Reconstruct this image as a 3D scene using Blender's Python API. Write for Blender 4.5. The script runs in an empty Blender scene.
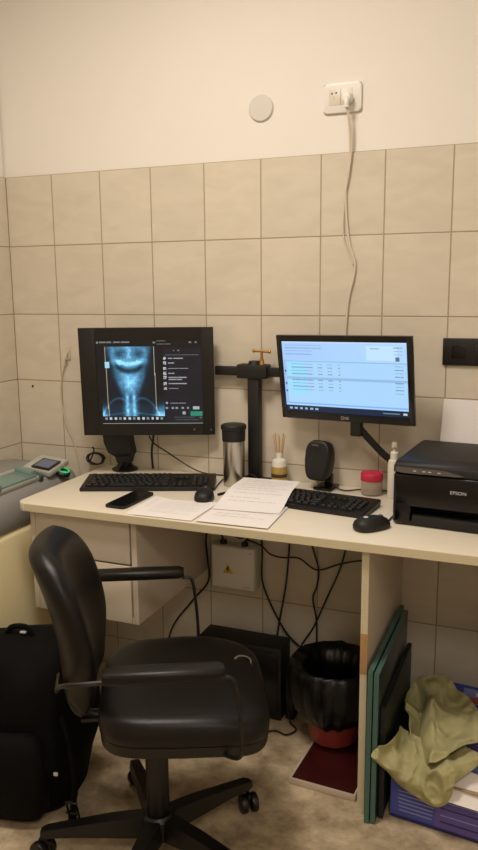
import bpy, bmesh, math, random
from mathutils import Vector, Matrix, noise

random.seed(7)
SC = bpy.context.scene
COL = SC.collection
R = math.radians


def srgb(r, g, b):
    def f(c):
        c /= 255.0
        return c / 12.92 if c <= 0.04045 else ((c + 0.055) / 1.055) ** 2.4
    return (f(r), f(g), f(b), 1.0)


# ------------------------------------------------------------------ camera, world, light, exposure
cam_data = bpy.data.cameras.new('camera')
cam = bpy.data.objects.new('camera', cam_data)
COL.objects.link(cam)
cr = Vector((0.926467, 0.376252, -0.009646))
cu = Vector((-0.058532, 0.169347, 0.983817))
cf = Vector((-0.371797, 0.910909, -0.178917))
cam.matrix_world = Matrix(((cr.x, cu.x, -cf.x, 1.8970), (cr.y, cu.y, -cf.y, -2.4026),
                           (cr.z, cu.z, -cf.z, 1.4442), (0, 0, 0, 1)))
cam_data.sensor_fit = 'VERTICAL'
cam_data.sensor_height = 36.0
cam_data.lens = 769.15 / 850.0 * 36.0
cam_data.clip_start = 0.02
SC.camera = cam

world = bpy.data.worlds.new('room_air')
SC.world = world
world.use_nodes = True
world.node_tree.nodes['Background'].inputs[0].default_value = (1.0, 0.92, 0.82, 1)
world.node_tree.nodes['Background'].inputs[1].default_value = 0.02

lamp_data = bpy.data.lights.new('ceiling_lamp', 'AREA')
lamp_data.shape = 'DISK'
lamp_data.size = 0.5
lamp_data.energy = 27.0
lamp_data.color = (1.0, 0.905, 0.80)
lamp = bpy.data.objects.new('ceiling_lamp', lamp_data)
lamp.location = (1.0, -1.25, 2.72)
COL.objects.link(lamp)
fill_data = bpy.data.lights.new('added_fill_light', 'AREA')  # added fill light, brightens the drawer fronts and the space under the desk
fill_data.shape = 'DISK'
fill_data.size = 0.7
fill_data.energy = 22.0
fill_data.color = (1.0, 0.905, 0.80)
fill_lamp = bpy.data.objects.new('added_fill_light', fill_data)
fill_lamp.location = (2.45, -3.0, 2.85)
COL.objects.link(fill_lamp)

SC.view_settings.view_transform = 'Standard'
SC.view_settings.look = 'None'
SC.view_settings.gamma = 1.0
SC.view_settings.use_curve_mapping = False
SC.view_settings.exposure = 0.18


# ------------------------------------------------------------------ materials
def new_mat(name):
    m = bpy.data.materials.new(name)
    m.use_nodes = True
    return m, m.node_tree, m.node_tree.nodes['Principled BSDF']


def mat(name, col, rough=0.5, metal=0.0, spec=0.5, var=0.0, vscale=20.0, bump=0.0, bscale=200.0, coat=0.0):
    m, nt, bs = new_mat(name)
    c = srgb(*col)
    bs.inputs['Base Color'].default_value = c
    bs.inputs['Roughness'].default_value = rough
    bs.inputs['Metallic'].default_value = metal
    bs.inputs['Specular IOR Level'].default_value = spec
    bs.inputs['Coat Weight'].default_value = coat
    bs.inputs['Coat Roughness'].default_value = 0.08
    tc = nt.nodes.new('ShaderNodeTexCoord')
    if var:
        n = nt.nodes.new('ShaderNodeTexNoise')
        n.inputs['Scale'].default_value = vscale
        n.inputs['Detail'].default_value = 5
        nt.links.new(tc.outputs['Object'], n.inputs['Vector'])
        mx = nt.nodes.new('ShaderNodeMix')
        mx.data_type = 'RGBA'
        mx.inputs['A'].default_value = tuple(min(1, k * (1 - var)) for k in c[:3]) + (1,)
        mx.inputs['B'].default_value = tuple(min(1, k * (1 + var)) for k in c[:3]) + (1,)
        nt.links.new(n.outputs['Fac'], mx.inputs['Factor'])
        nt.links.new(mx.outputs['Result'], bs.inputs['Base Color'])
    if bump:
        n = nt.nodes.new('ShaderNodeTexNoise')
        n.inputs['Scale'].default_value = bscale
        n.inputs['Detail'].default_value = 4
        nt.links.new(tc.outputs['Object'], n.inputs['Vector'])
        b = nt.nodes.new('ShaderNodeBump')
        b.inputs['Strength'].default_value = bump
        b.inputs['Distance'].default_value = 0.002
        nt.links.new(n.outputs['Fac'], b.inputs['Height'])
        nt.links.new(b.outputs['Normal'], bs.inputs['Normal'])
    return m


def emit(name, col, s=1.0):
    m, nt, bs = new_mat(name)
    bs.inputs['Base Color'].default_value = (0.01, 0.01, 0.01, 1)
    bs.inputs['Emission Color'].default_value = srgb(*col)
    bs.inputs['Emission Strength'].default_value = s
    return m


def screen_mat(name, s=1.0):
    m, nt, bs = new_mat(name)
    a = nt.nodes.new('ShaderNodeVertexColor')
    a.layer_name = 'Col'
    bs.inputs['Base Color'].default_value = (0.004, 0.004, 0.005, 1)
    bs.inputs['Roughness'].default_value = 0.35
    nt.links.new(a.outputs['Color'], bs.inputs['Emission Color'])
    bs.inputs['Emission Strength'].default_value = s
    return m


def tile_mat(name, axis):
    """Glazed 20 x 25 cm wall tiles; axis picks the horizontal world axis."""
    m, nt, bs = new_mat(name)
    N, Lk = nt.nodes, nt.links
    geo = N.new('ShaderNodeNewGeometry')
    sep = N.new('ShaderNodeSeparateXYZ')
    Lk.new(geo.outputs['Position'], sep.inputs[0])

    def mth(op, a, b=None, c=None):
        n = N.new('ShaderNodeMath')
        n.operation = op
        for i, v in enumerate((a, b, c)):
            if v is None:
                continue
            if isinstance(v, (int, float)):
                n.inputs[i].default_value = v
            else:
                Lk.new(v, n.inputs[i])
        return n.outputs[0]
    u = mth('DIVIDE', sep.outputs[axis], 0.2)
    v = mth('DIVIDE', mth('SUBTRACT', sep.outputs['Z'], 1.84), 0.24788)
    du = mth('MULTIPLY', mth('ABSOLUTE', mth('SUBTRACT', u, mth('ROUND', u))), 0.2)
    dv = mth('MULTIPLY', mth('ABSOLUTE', mth('SUBTRACT', v, mth('ROUND', v))), 0.24788)
    d = mth('MINIMUM', du, dv)
    mask = N.new('ShaderNodeMapRange')
    mask.inputs[1].default_value = 0.0008
    mask.inputs[2].default_value = 0.0028
    Lk.new(d, mask.inputs[0])
    cell = N.new('ShaderNodeCombineXYZ')
    Lk.new(mth('FLOOR', u), cell.inputs[0])
    Lk.new(mth('FLOOR', v), cell.inputs[1])
    wn = N.new('ShaderNodeTexWhiteNoise')
    wn.noise_dimensions = '2D'
    Lk.new(cell.outputs[0], wn.inputs['Vector'])
    off = N.new('ShaderNodeVectorMath')
    off.operation = 'MULTIPLY_ADD'
    Lk.new(wn.outputs['Color'], off.inputs[0])
    off.inputs[1].default_value = (5, 5, 5)
    Lk.new(geo.outputs['Position'], off.inputs[2])
    mp = N.new('ShaderNodeMapping')
    mp.inputs['Rotation'].default_value = (0.3, 0.9, 0.4)
    mp.inputs['Scale'].default_value = (5, 5, 13)
    Lk.new(off.outputs[0], mp.inputs[0])
    nz = N.new('ShaderNodeTexNoise')
    nz.inputs['Scale'].default_value = 1.6
    nz.inputs['Detail'].default_value = 6
    nz.inputs['Distortion'].default_value = 0.7
    Lk.new(mp.outputs[0], nz.inputs['Vector'])
    rmp = N.new('ShaderNodeValToRGB')
    rmp.color_ramp.elements[0].position = 0.32
    rmp.color_ramp.elements[0].color = srgb(206, 196, 177)
    rmp.color_ramp.elements[1].position = 0.72
    rmp.color_ramp.elements[1].color = srgb(216, 205, 186)
    Lk.new(nz.outputs['Fac'], rmp.inputs[0])
    hs = N.new('ShaderNodeHueSaturation')
    Lk.new(rmp.outputs[0], hs.inputs['Color'])
    Lk.new(mth('MULTIPLY_ADD', wn.outputs['Value'], 0.05, 0.975), hs.inputs['Value'])
    mx = N.new('ShaderNodeMix')
    mx.data_type = 'RGBA'
    mx.inputs['A'].default_value = srgb(160, 143, 116)
    Lk.new(hs.outputs[0], mx.inputs['B'])
    Lk.new(mask.outputs[0], mx.inputs['Factor'])
    Lk.new(mx.outputs['Result'], bs.inputs['Base Color'])
    bs.inputs['Roughness'].default_value = 0.42
    bs.inputs['Specular IOR Level'].default_value = 0.3
    bp = N.new('ShaderNodeBump')
    bp.inputs['Distance'].default_value = 0.0015
    bp.inputs['Strength'].default_value = 0.6
    Lk.new(mask.outputs[0], bp.inputs['Height'])
    Lk.new(bp.outputs[0], bs.inputs['Normal'])
    return m


def floor_mat():
    m, nt, bs = new_mat('worn_stone_floor')
    N, Lk = nt.nodes, nt.links
    tc = N.new('ShaderNodeTexCoord')
    n1 = N.new('ShaderNodeTexNoise')
    n1.inputs['Scale'].default_value = 9
    n1.inputs['Detail'].default_value = 9
    n1.inputs['Roughness'].default_value = 0.68
    Lk.new(tc.outputs['Object'], n1.inputs['Vector'])
    r1 = N.new('ShaderNodeValToRGB')
    e = r1.color_ramp.elements
    e[0].position, e[0].color = 0.34, srgb(134, 115, 88)
    e[1].position, e[1].color = 0.66, srgb(214, 194, 162)
    Lk.new(n1.outputs['Fac'], r1.inputs[0])
    vo = N.new('ShaderNodeTexVoronoi')
    vo.inputs['Scale'].default_value = 55
    Lk.new(tc.outputs['Object'], vo.inputs['Vector'])
    mx = N.new('ShaderNodeMix')
    mx.data_type = 'RGBA'
    mx.blend_type = 'MULTIPLY'
    mx.inputs['Factor'].default_value = 0.35
    r2 = N.new('ShaderNodeValToRGB')
    r2.color_ramp.elements[0].color = (0.7, 0.68, 0.64, 1)
    r2.color_ramp.elements[1].position = 0.35
    r2.color_ramp.elements[1].color = (1, 1, 1, 1)
    Lk.new(vo.outputs['Distance'], r2.inputs[0])
    Lk.new(r1.outputs[0], mx.inputs['A'])
    Lk.new(r2.outputs[0], mx.inputs['B'])
    Lk.new(mx.outputs['Result'], bs.inputs['Base Color'])
    bs.inputs['Roughness'].default_value = 0.5
    return m


M = dict(
    paint=mat('cream_wall_paint', (233, 227, 217), 0.85, var=0.02, vscale=3, bump=0.12, bscale=90),
    ceil=mat('white_ceiling_paint', (232, 224, 210), 0.9),
    desk=mat('cream_laminate', (226, 216, 197), 0.42, var=0.03, vscale=8),
    edge=mat('cream_edge_band', (206, 194, 162), 0.5, var=0.05, vscale=25),
    rawwood=mat('bare_chipboard', (172, 136, 86), 0.8, var=0.25, vscale=60),
    drawer=mat('grey_white_laminate', (206, 194, 176), 0.5, var=0.02, vscale=6),
    gap=mat('shadow_gap_dark', (40, 34, 28), 0.9),
    leather=mat('black_leatherette', (17, 15, 13), 0.36, spec=0.3, var=0.12, vscale=9, bump=0.25, bscale=420),
    chairplastic=mat('black_chair_plastic', (11, 10, 9), 0.4, bump=0.1, bscale=500),
    chairmetal=mat('black_painted_steel', (10, 9, 9), 0.4, spec=0.5),
    blackmatte=mat('matte_black_plastic', (14, 13, 12), 0.55, bump=0.1, bscale=600),
    blackgloss=mat('glossy_black_plastic', (9, 8, 8), 0.25, spec=0.4),
    bezel=mat('monitor_black', (26, 24, 21), 0.45, spec=0.4),
    bezel2=mat('piano_black_bezel', (20, 19, 18), 0.25),
    key=mat('keycap_black', (19, 18, 17), 0.5),
    keyb=mat('keyboard_body', (13, 12, 12), 0.45),
    steel=mat('brushed_steel', (190, 184, 174), 0.28, metal=1.0, var=0.08, vscale=6),
    brass=mat('brass', (190, 150, 84), 0.35, metal=1.0),
    whiteplastic=mat('white_plastic', (232, 228, 220), 0.4),
    offwhite=mat('offwhite_cable', (214, 202, 182), 0.5),
    tilecord=mat('beige_cord', (196, 184, 160), 0.6),
    cover=mat('dull_white_plastic', (212, 207, 198), 0.5),
    paper=mat('white_paper', (236, 230, 226), 0.8),
    ink=mat('grey_ink', (204, 199, 197), 0.8),
    cable=mat('black_cable_rubber', (18, 16, 15), 0.5),
    cream=mat('cream_enamel', (238, 224, 178), 0.45, var=0.02, vscale=5),
    devgrey=mat('grey_device_shell', (142, 140, 136), 0.45),
    devlight=mat('pale_device_shell', (178, 176, 166), 0.45),
    teal=mat('teal_translucent_plastic', (112, 136, 128), 0.3),
    tealdark=mat('teal_dark', (62, 86, 80), 0.4),
    lcd=emit('grey_lcd', (112, 108, 118), 0.55),
    led=emit('green_led', (40, 190, 110), 1.0),
    bag=mat('black_bag_nylon', (5, 5, 5), 0.8, spec=0.15, var=0.3, vscale=14, bump=0.3, bscale=260),
    binbag=mat('black_bin_liner', (5, 5, 6), 0.34, spec=0.35),
    binred=mat('dull_red_plastic', (142, 52, 44), 0.45),
    redglass=mat('dark_red_board', (58, 18, 18), 0.25),
    rim=mat('pale_rim', (190, 176, 158), 0.5),
    tealedge=mat('sea_green_edge', (66, 100, 92), 0.35, var=0.1, vscale=20),
    tealface=mat('dark_sea_green', (34, 46, 44), 0.3),
    tealdk=mat('very_dark_green', (24, 30, 29), 0.5),
    blue=mat('blue_printed_card', (74, 82, 168), 0.55, var=0.12, vscale=12),
    bluepale=mat('pale_blue_print', (142, 150, 206), 0.6),
    violet=mat('violet_print', (98, 84, 160), 0.55),
    navy=mat('navy_print', (40, 38, 92), 0.55),
    redprint=mat('red_print', (176, 92, 92), 0.6),
    cardboard=mat('brown_cardboard', (170, 146, 112), 0.85),
    cloth=mat('khaki_cloth', (172, 166, 122), 0.9, spec=0.1, var=0.08, vscale=25, bump=0.4, bscale=500),
    cloth2=mat('pale_cloth_hem', (186, 178, 138), 0.9, spec=0.1),
    ceramic=mat('white_ceramic', (226, 220, 208), 0.25),
    yellowlabel=mat('ochre_label', (190, 160, 84), 0.6, var=0.35, vscale=70),
    darklabel=mat('brown_label_band', (78, 58, 36), 0.6),
    reed=mat('rattan_reed', (196, 150, 92), 0.8),
    pink=mat('crimson_plastic', (196, 42, 74), 0.4),
    bottle=mat('milky_bottle', (226, 220, 206), 0.4),
    sticker=mat('yellow_warning_sticker', (214, 180, 44), 0.5),
    stickerink=mat('black_sticker_ink', (30, 26, 16), 0.5),
    silver=mat('silver_print', (196, 194, 190), 0.4),
    socketgrey=mat('ivory_socket_insert', (218, 208, 190), 0.4),
    hole=mat('dark_hole', (60, 40, 30), 0.8),
    tag=mat('white_tag', (200, 196, 190), 0.6),
    torn=mat('grey_torn_lining', (92, 87, 80), 0.7),
    stripgrey=mat('grey_gloss_strip', (92, 86, 80), 0.2),
    jarclear=None,
)
mj, _nt, _b = new_mat('clear_plastic')
_b.inputs['Base Color'].default_value = srgb(236, 226, 214)
_b.inputs['Transmission Weight'].default_value = 0.8
_b.inputs['Roughness'].default_value = 0.12
_b.inputs['IOR'].default_value = 1.15
M['jarclear'] = mj


# ------------------------------------------------------------------ mesh building
class MB:
    def __init__(self):
        self.bm = bmesh.new()
        self.mats = []

    def _slot(self, m):
        if m not in self.mats:
            self.mats.append(m)
        return self.mats.index(m)

    def add(self, tb, m, mw=None):
        if mw is not None:
            bmesh.ops.transform(tb, matrix=mw, verts=tb.verts)
        i = self._slot(m)
        for f in tb.faces:
            f.material_index = i
        bmesh.ops.recalc_face_normals(tb, faces=tb.faces)
        me = bpy.data.meshes.new('tmp')
        tb.to_mesh(me)
        tb.free()
        self.bm.from_mesh(me)
        bpy.data.meshes.remove(me)
        return self

    def box(self, c, s, m, rot=None, bev=0.0, seg=2, taper=None):
        tb = bmesh.new()
        bmesh.ops.create_cube(tb, size=1.0)
        for v in tb.verts:
            k = taper if (taper and v.co.z > 0) else (1, 1)
            v.co = Vector((v.co.x * s[0] * k[0], v.co.y * s[1] * k[1], v.co.z * s[2]))
        if bev:
            bmesh.ops.bevel(tb, geom=list(tb.edges), offset=bev, segments=seg, affect='EDGES', profile=0.5)
        mw = Matrix.Translation(c)
        if rot is not None:
            mw = mw @ rot
        return self.add(tb, m, mw)

    def cyl(self, p0, p1, r0, m, r1=None, seg=20, bev=0.0):
        p0, p1 = Vector(p0), Vector(p1)
        d = p1 - p0
        tb = bmesh.new()
        bmesh.ops.create_cone(tb, cap_ends=True, segments=seg, radius1=r0, radius2=r0 if r1 is None else r1, depth=d.length)
        if bev:
            es = [e for e in tb.edges if abs(e.verts[0].co.z - e.verts[1].co.z) < 1e-6]
            bmesh.ops.bevel(tb, geom=es, offset=bev, segments=2, affect='EDGES', profile=0.5)
        q = Vector((0, 0, 1)).rotation_difference(d.normalized())
        return self.add(tb, m, Matrix.Translation((p0 + p1) / 2) @ q.to_matrix().to_4x4())

    def sphere(self, c, s, m, rot=None, seg=20, rings=12):
        tb = bmesh.new()
        bmesh.ops.create_uvsphere(tb, u_segments=seg, v_segments=rings, radius=1.0)
        mw = Matrix.Translation(c) @ (rot if rot is not None else Matrix.Identity(4)) @ Matrix.Diagonal((s[0], s[1], s[2], 1))
        return self.add(tb, m, mw)

    def lathe(self, prof, m, c=(0, 0, 0), seg=28, rot=None):
        tb = bmesh.new()
        rings = []
        for r, z in prof:
            if r < 1e-6:
                rings.append([tb.verts.new((0, 0, z))])
            else:
                rings.append([tb.verts.new((r * math.cos(2 * math.pi * k / seg), r * math.sin(2 * math.pi * k / seg), z)) for k in range(seg)])
        for a, b in zip(rings, rings[1:]):
            for k in range(seg):
                k2 = (k + 1) % seg
                if len(a) == 1 and len(b) == 1:
                    continue
                if len(a) == 1:
                    tb.faces.new((a[0], b[k], b[k2]))
                elif len(b) == 1:
                    tb.faces.new((a[k], b[0], a[k2]))
                else:
                    tb.faces.new((a[k], b[k], b[k2], a[k2]))
        mw = Matrix.Translation(c)
        if rot is not None:
            mw = mw @ rot
        return self.add(tb, m, mw)

    def rings(self, loops, m, cap=True, closed=True, mw=None):
        """Skin a list of equal-length closed loops."""
        tb = bmesh.new()
        vs = [[tb.verts.new(p) for p in lp] for lp in loops]
        n = len(vs[0])
        for a, b in zip(vs, vs[1:]):
            for k in range(n if closed else n - 1):
                tb.faces.new((a[k], a[(k + 1) % n], b[(k + 1) % n], b[k]))
        if cap:
            tb.faces.new(vs[0][::-1])
            tb.faces.new(vs[-1])
        return self.add(tb, m, mw)

    def tube(self, pts, r, m, seg=8, smooth=6):
        P = [Vector(p) for p in pts]
        if smooth and len(P) > 2:
            Q = []
            for i in range(len(P) - 1):
                a, b, c, d = P[max(i - 1, 0)], P[i], P[i + 1], P[min(i + 2, len(P) - 1)]
                for k in range(smooth):
                    t = k / smooth
                    Q.append(0.5 * ((2 * b) + (c - a) * t + (2 * a - 5 * b + 4 * c - d) * t * t + (3 * b - a - 3 * c + d) * t ** 3))
            Q.append(P[-1])
            P = Q
        loops = []
        up = None
        for i, p in enumerate(P):
            t = (P[min(i + 1, len(P) - 1)] - P[max(i - 1, 0)]).normalized()
            if up is None:
                up = Vector((0, 0, 1)) if abs(t.z) < 0.9 else Vector((1, 0, 0))
            up = (up - t * up.dot(t)).normalized()
            s = t.cross(up)
            loops.append([p + r * (math.cos(2 * math.pi * k / seg) * up + math.sin(2 * math.pi * k / seg) * s) for k in range(seg)])
        return self.rings(loops, m)

    def prism(self, poly, z0, z1, m, mw=None, bev=0.0):
        tb = bmesh.new()
        a = [tb.verts.new((x, y, z0)) for x, y in poly]
        f = tb.faces.new(a)
        g = bmesh.ops.extrude_face_region(tb, geom=[f])
        for v in g['geom']:
            if isinstance(v, bmesh.types.BMVert):
                v.co.z = z1
        if bev:
            bmesh.ops.bevel(tb, geom=list(tb.edges), offset=bev, segments=2, affect='EDGES', profile=0.5)
        return self.add(tb, m, mw)

    def quad(self, pts, m):
        tb = bmesh.new()
        tb.faces.new([tb.verts.new(p) for p in pts])
        i = self._slot(m)
        for f in tb.faces:
            f.material_index = i
        me = bpy.data.meshes.new('tmp')
        tb.to_mesh(me)
        tb.free()
        self.bm.from_mesh(me)
        bpy.data.meshes.remove(me)
        return self

    def xf(self, mw):
        bmesh.ops.transform(self.bm, matrix=mw, verts=self.bm.verts)
        return self

    def build(self, name, parent=None, angle=35, sub=0, recenter=False):
        me = bpy.data.meshes.new(name)
        off = Vector((0, 0, 0))
        if recenter:
            xs = [v.co for v in self.bm.verts]
            off = Vector(((min(c.x for c in xs) + max(c.x for c in xs)) / 2, (min(c.y for c in xs) + max(c.y for c in xs)) / 2, min(c.z for c in xs)))
            bmesh.ops.translate(self.bm, vec=-off, verts=self.bm.verts)
        self.bm.to_mesh(me)
        self.bm.free()
        for m in self.mats:
            me.materials.append(m)
        for p in me.polygons:
            p.use_smooth = True
        me.set_sharp_from_angle(angle=R(angle))
        o = bpy.data.objects.new(name, me)
        o.location = off
        if parent is not None:
            o.parent = parent
        COL.objects.link(o)
        if sub:
            s = o.modifiers.new('sub', 'SUBSURF')
            s.levels = s.render_levels = sub
        return o


def thing(name, label, cat, loc=(0, 0, 0), rotz=0.0, group=None):
    o = bpy.data.objects.new(name, None)
    o.empty_display_size = 0.05
    o.location = loc
    o.rotation_euler = (0, 0, rotz)
    COL.objects.link(o)
    return tag(o, label, cat, group)


def tag(o, label, cat, group=None):
    o['label'] = label
    o['category'] = cat
    if group:
        o['group'] = group
    return o


def struct(o):
    o['kind'] = 'structure'
    return o


def text_mesh(body, size, depth, m, name, parent, mw, xscale=1.0):
    cu_ = bpy.data.curves.new('lettering', 'FONT')
    cu_.body = body
    cu_.size = size
    cu_.extrude = depth
    cu_.align_x = 'CENTER'
    cu_.align_y = 'CENTER'
    tmp = bpy.data.objects.new('lettering', cu_)
    COL.objects.link(tmp)
    dg = bpy.context.evaluated_depsgraph_get()
    me = bpy.data.meshes.new_from_object(tmp.evaluated_get(dg))
    bpy.data.objects.remove(tmp)
    me.transform(mw @ Matrix.Diagonal((xscale, 1, 1, 1)))
    me.materials.clear()
    me.materials.append(m)
    o = bpy.data.objects.new(name, me)
    o.parent = parent
    COL.objects.link(o)
    return o


def superellipse(a, b, n=4.0, k=40, z=0.0, cx=0.0, cy=0.0):
    out = []
    for i in range(k):
        t = 2 * math.pi * i / k
        c, s = math.cos(t), math.sin(t)
        out.append(Vector((cx + a * math.copysign(abs(c) ** (2 / n), c), cy + b * math.copysign(abs(s) ** (2 / n), s), z)))
    return out


RX = lambda a: Matrix.Rotation(a, 4, 'X')
RY = lambda a: Matrix.Rotation(a, 4, 'Y')
RZ = lambda a: Matrix.Rotation(a, 4, 'Z')
T = Matrix.Translation

# ------------------------------------------------------------------ room shell
TB, TL = tile_mat('beige_tiles_back', 'X'), tile_mat('beige_tiles_side', 'Y')
XR, YF, H = 3.3, -4.3, 2.95
b = MB()
b.box((XR / 2 - 0.05, 0.058, (H + 1.84) / 2), (XR + 0.3, 0.10, H - 1.84), M['paint'])
b.box((XR / 2 - 0.05, 0.054, 0.92), (XR + 0.3, 0.108, 1.84), TB)
struct(b.build('wall_back'))
b = MB()
b.box((-0.058, YF / 2, (H + 1.84) / 2), (0.10, -YF, H - 1.84), M['paint'])
b.box((-0.054, YF / 2, 0.92), (0.108, -YF, 1.84), TL)
struct(b.build('wall_left'))
struct(MB().box((XR + 0.05, YF / 2, H / 2), (0.1, -YF + 0.2, H), M['paint']).build('wall_right'))
struct(MB().box((XR / 2, YF - 0.05, H / 2), (XR + 0.3, 0.1, H), M['paint']).build('wall_front'))
struct(MB().box((XR / 2, YF / 2, -0.05), (XR + 0.4, -YF + 0.4, 0.1), floor_mat()).build('floor'))
struct(MB().box((XR / 2, YF / 2, H + 0.05), (XR + 0.4, -YF + 0.4, 0.1), M['ceil']).build('ceiling'))

# ------------------------------------------------------------------ desk
DT = 0.792
desk = thing('desk', 'long cream laminate computer desk standing against the tiled wall', 'desk', (0.385, -0.003, 0))
DW, DD = 1.56, 0.535
b = MB()
pts = []
rad = 0.035
for k in range(7):
    t = R(180 + 90 * k / 6)
    pts.append((rad + rad * math.cos(t), -DD + rad + rad * math.sin(t)))
pts += [(DW, -DD), (DW, 0), (0, 0)]
b.prism(pts, DT - 0.027, DT, M['desk'], bev=0.003)
b.build('desktop', desk)
# front edge band
b = MB()
b.box(((rad + DW) / 2, -DD - 0.0004, DT - 0.0135), (DW - rad, 0.0012, 0.022), M['edge'])
o = b.build('edge_band', desk)
px = 1.479 - 0.385
b = MB()
b.box((px, -0.262, (DT - 0.027) / 2), (0.019, 0.5, DT - 0.028), M['drawer'])
b.box((px, -0.5125, (DT - 0.027) / 2), (0.019, 0.0016, DT - 0.029), M['edge'])
b.box((px, -0.5138, 0.475), (0.0192, 0.0016, 0.115), M['rawwood'])
o = b.build('support_panel', desk)
b = MB()
b.box((DW - 0.012, -0.262, (DT - 0.027) / 2), (0.019, 0.5, DT - 0.028), M['drawer'])
b.build('support_panel', desk)

# drawer unit hung beneath the desktop
du = thing('drawer_unit', 'grey-white two-drawer unit hanging under the desk near the cream cabinet', 'drawer unit', (0.41, -0.003, 0.435))
uw, ud, uh = 0.378, 0.497, DT - 0.027 - 0.435 - 0.001
b = MB()
b.box((0.009, -ud / 2, uh / 2), (0.018, ud, uh), M['drawer'], bev=0.001)
b.box((uw - 0.009, -ud / 2, uh / 2), (0.018, ud, uh), M['drawer'], bev=0.001)
b.box((uw / 2, -ud / 2, 0.009), (uw - 0.036, ud - 0.004, 0.018), M['drawer'])
b.box((uw / 2, -ud / 2, uh - 0.006), (uw - 0.036, ud - 0.004, 0.012), M['drawer'])
b.box((uw / 2, -0.01, uh / 2), (uw - 0.036, 0.01, uh), M['drawer'])
b.build('carcass', du)
MB().box((uw / 2, -ud + 0.016, uh / 2), (uw - 0.03, 0.003, uh - 0.02), M['gap']).build('gap_shade_sheet', du)  # dark sheet behind the fronts, paints the shade in the drawer gaps
for z0, z1 in ((0.002, 0.184), (0.190, uh - 0.003)):
    b = MB()
    b.box((uw / 2, -ud + 0.004, (z0 + z1) / 2), (uw - 0.044, 0.016, z1 - z0), M['drawer'], bev=0.0015)
    b.build('drawer', du)

# ------------------------------------------------------------------ cream cabinet and device
cab = thing('cabinet', 'pale yellow enamel cabinet between the side wall and the desk', 'cabinet', (0.165, -0.36, 0))
b = MB()
b.box((0, 0, 0.36), (0.32, 0.58, 0.62), M['cream'], bev=0.02, seg=4)
b.build('body', cab)
MB().box((0, 0, 0.028), (0.29, 0.54, 0.05), M['blackmatte']).build('plinth', cab)

dev = thing('film_processor', 'grey tabletop device with teal tray, small display and green light on the yellow cabinet', 'medical device', (0.165, -0.36, 0.671))
b = MB()
prof = [(-0.155, 0.0), (0.150, 0.0), (0.166, 0.03), (0.160, 0.085), (0.135, 0.125), (0.02, 0.145), (-0.13, 0.145), (-0.155, 0.12)]
loops = []
for y, sc, lift in ((-0.285, 0.97, 0.0), (-0.275, 1.0, 0.0), (0.0, 1.0, 0.0), (0.20, 1.0, 0.0), (0.262, 0.97, -0.01), (0.28, 0.9, -0.03)):
    loops.append([Vector((x * sc, y, max(0, z * (1 if z < 0.05 else 1) + (lift if z > 0.05 else 0)))) for x, z in prof])
b.rings(loops, M['devgrey'])
b.build('housing', dev, angle=50)
b = MB()
b.box((0.085, -0.10, 0.140), (0.11, 0.34, 0.02), M['devlight'], rot=RY(R(9)), bev=0.006)
b.build('tray_surround', dev)
b = MB()
b.box((0.098, -0.07, 0.146), (0.080, 0.24, 0.018), M['teal'], rot=RY(R(9)), bev=0.006)
b.box((0.098, 0.035, 0.154), (0.072, 0.035, 0.034), M['teal'], rot=RY(R(9)), bev=0.01)
b.box((0.105, -0.185, 0.152), (0.08, 0.09, 0.03), M['teal'], rot=RY(R(9)), bev=0.008)
b.build('film_tray', dev)
MB().box((0.11, 0.066, 0.138), (0.07, 0.02, 0.026), M['tealdark'], rot=RY(R(12)), bev=0.004).build('tray_stop', dev)
dp = MB().box((0.095, 0.155, 0.152), (0.115, 0.12, 0.022), M['devlight'], rot=RX(R(10)) @ RY(R(6)), bev=0.006).build('display_panel', dev)
b = MB()
b.box((0.112, 0.135, 0.1635), (0.072, 0.075, 0.003), M['tealdk'], rot=RX(R(10)) @ RY(R(6)))
b.box((0.112, 0.135, 0.1655), (0.058, 0.058, 0.002), M['lcd'], rot=RX(R(10)) @ RY(R(6)))
b.build('display', dp)
b = MB()
b.lathe([(0, 0), (0.026, 0), (0.027, 0.008), (0.02, 0.014), (0, 0.014)], M['tealdk'], (0.150, 0.175, 0.122), rot=RY(R(20)))
lb = b.build('button', dev)
b = MB()
b.lathe([(0.017, 0.0142), (0.021, 0.0138), (0.021, 0.016), (0.017, 0.016), (0.017, 0.0142)], M['led'], (0.150, 0.175, 0.122), rot=RY(R(20)), seg=24)
b.box((0.163, 0.165, 0.131), (0.02, 0.006, 0.006), M['led'])
b.build('green_light', lb)


# ------------------------------------------------------------------ screens
def screen(name, w, h, nx, ny, fn, parent, mw, m):
    me = bpy.data.meshes.new(name)
    vs, fs, cols = [], [], []
    for j in range(ny + 1):
        for i in range(nx + 1):
            vs.append(mw @ Vector(((i / nx - 0.5) * w, 0, (0.5 - j / ny) * h)))
    for j in range(ny):
        for i in range(nx):
            a = j * (nx + 1) + i
            fs.append((a, a + nx + 1, a + nx + 2, a + 1))
            c = fn((i + 0.5) / nx, (j + 0.5) / ny)
            cols += [srgb(*[max(0, min(255, k)) for k in c])] * 4
    me.from_pydata(vs, [], fs)
    at = me.color_attributes.new('Col', 'FLOAT_COLOR', 'CORNER')
    at.data.foreach_set('color', [x for c in cols for x in c])
    me.materials.append(m)
    o = bpy.data.objects.new(name, me)
    o.parent = parent
    COL.objects.link(o)
    return o


def smooth(a, b_, x):
    t = max(0.0, min(1.0, (x - a) / (b_ - a)))
    return t * t * (3 - 2 * t)


def g(x, s):
    return math.exp(-(x / s) ** 2)


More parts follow.
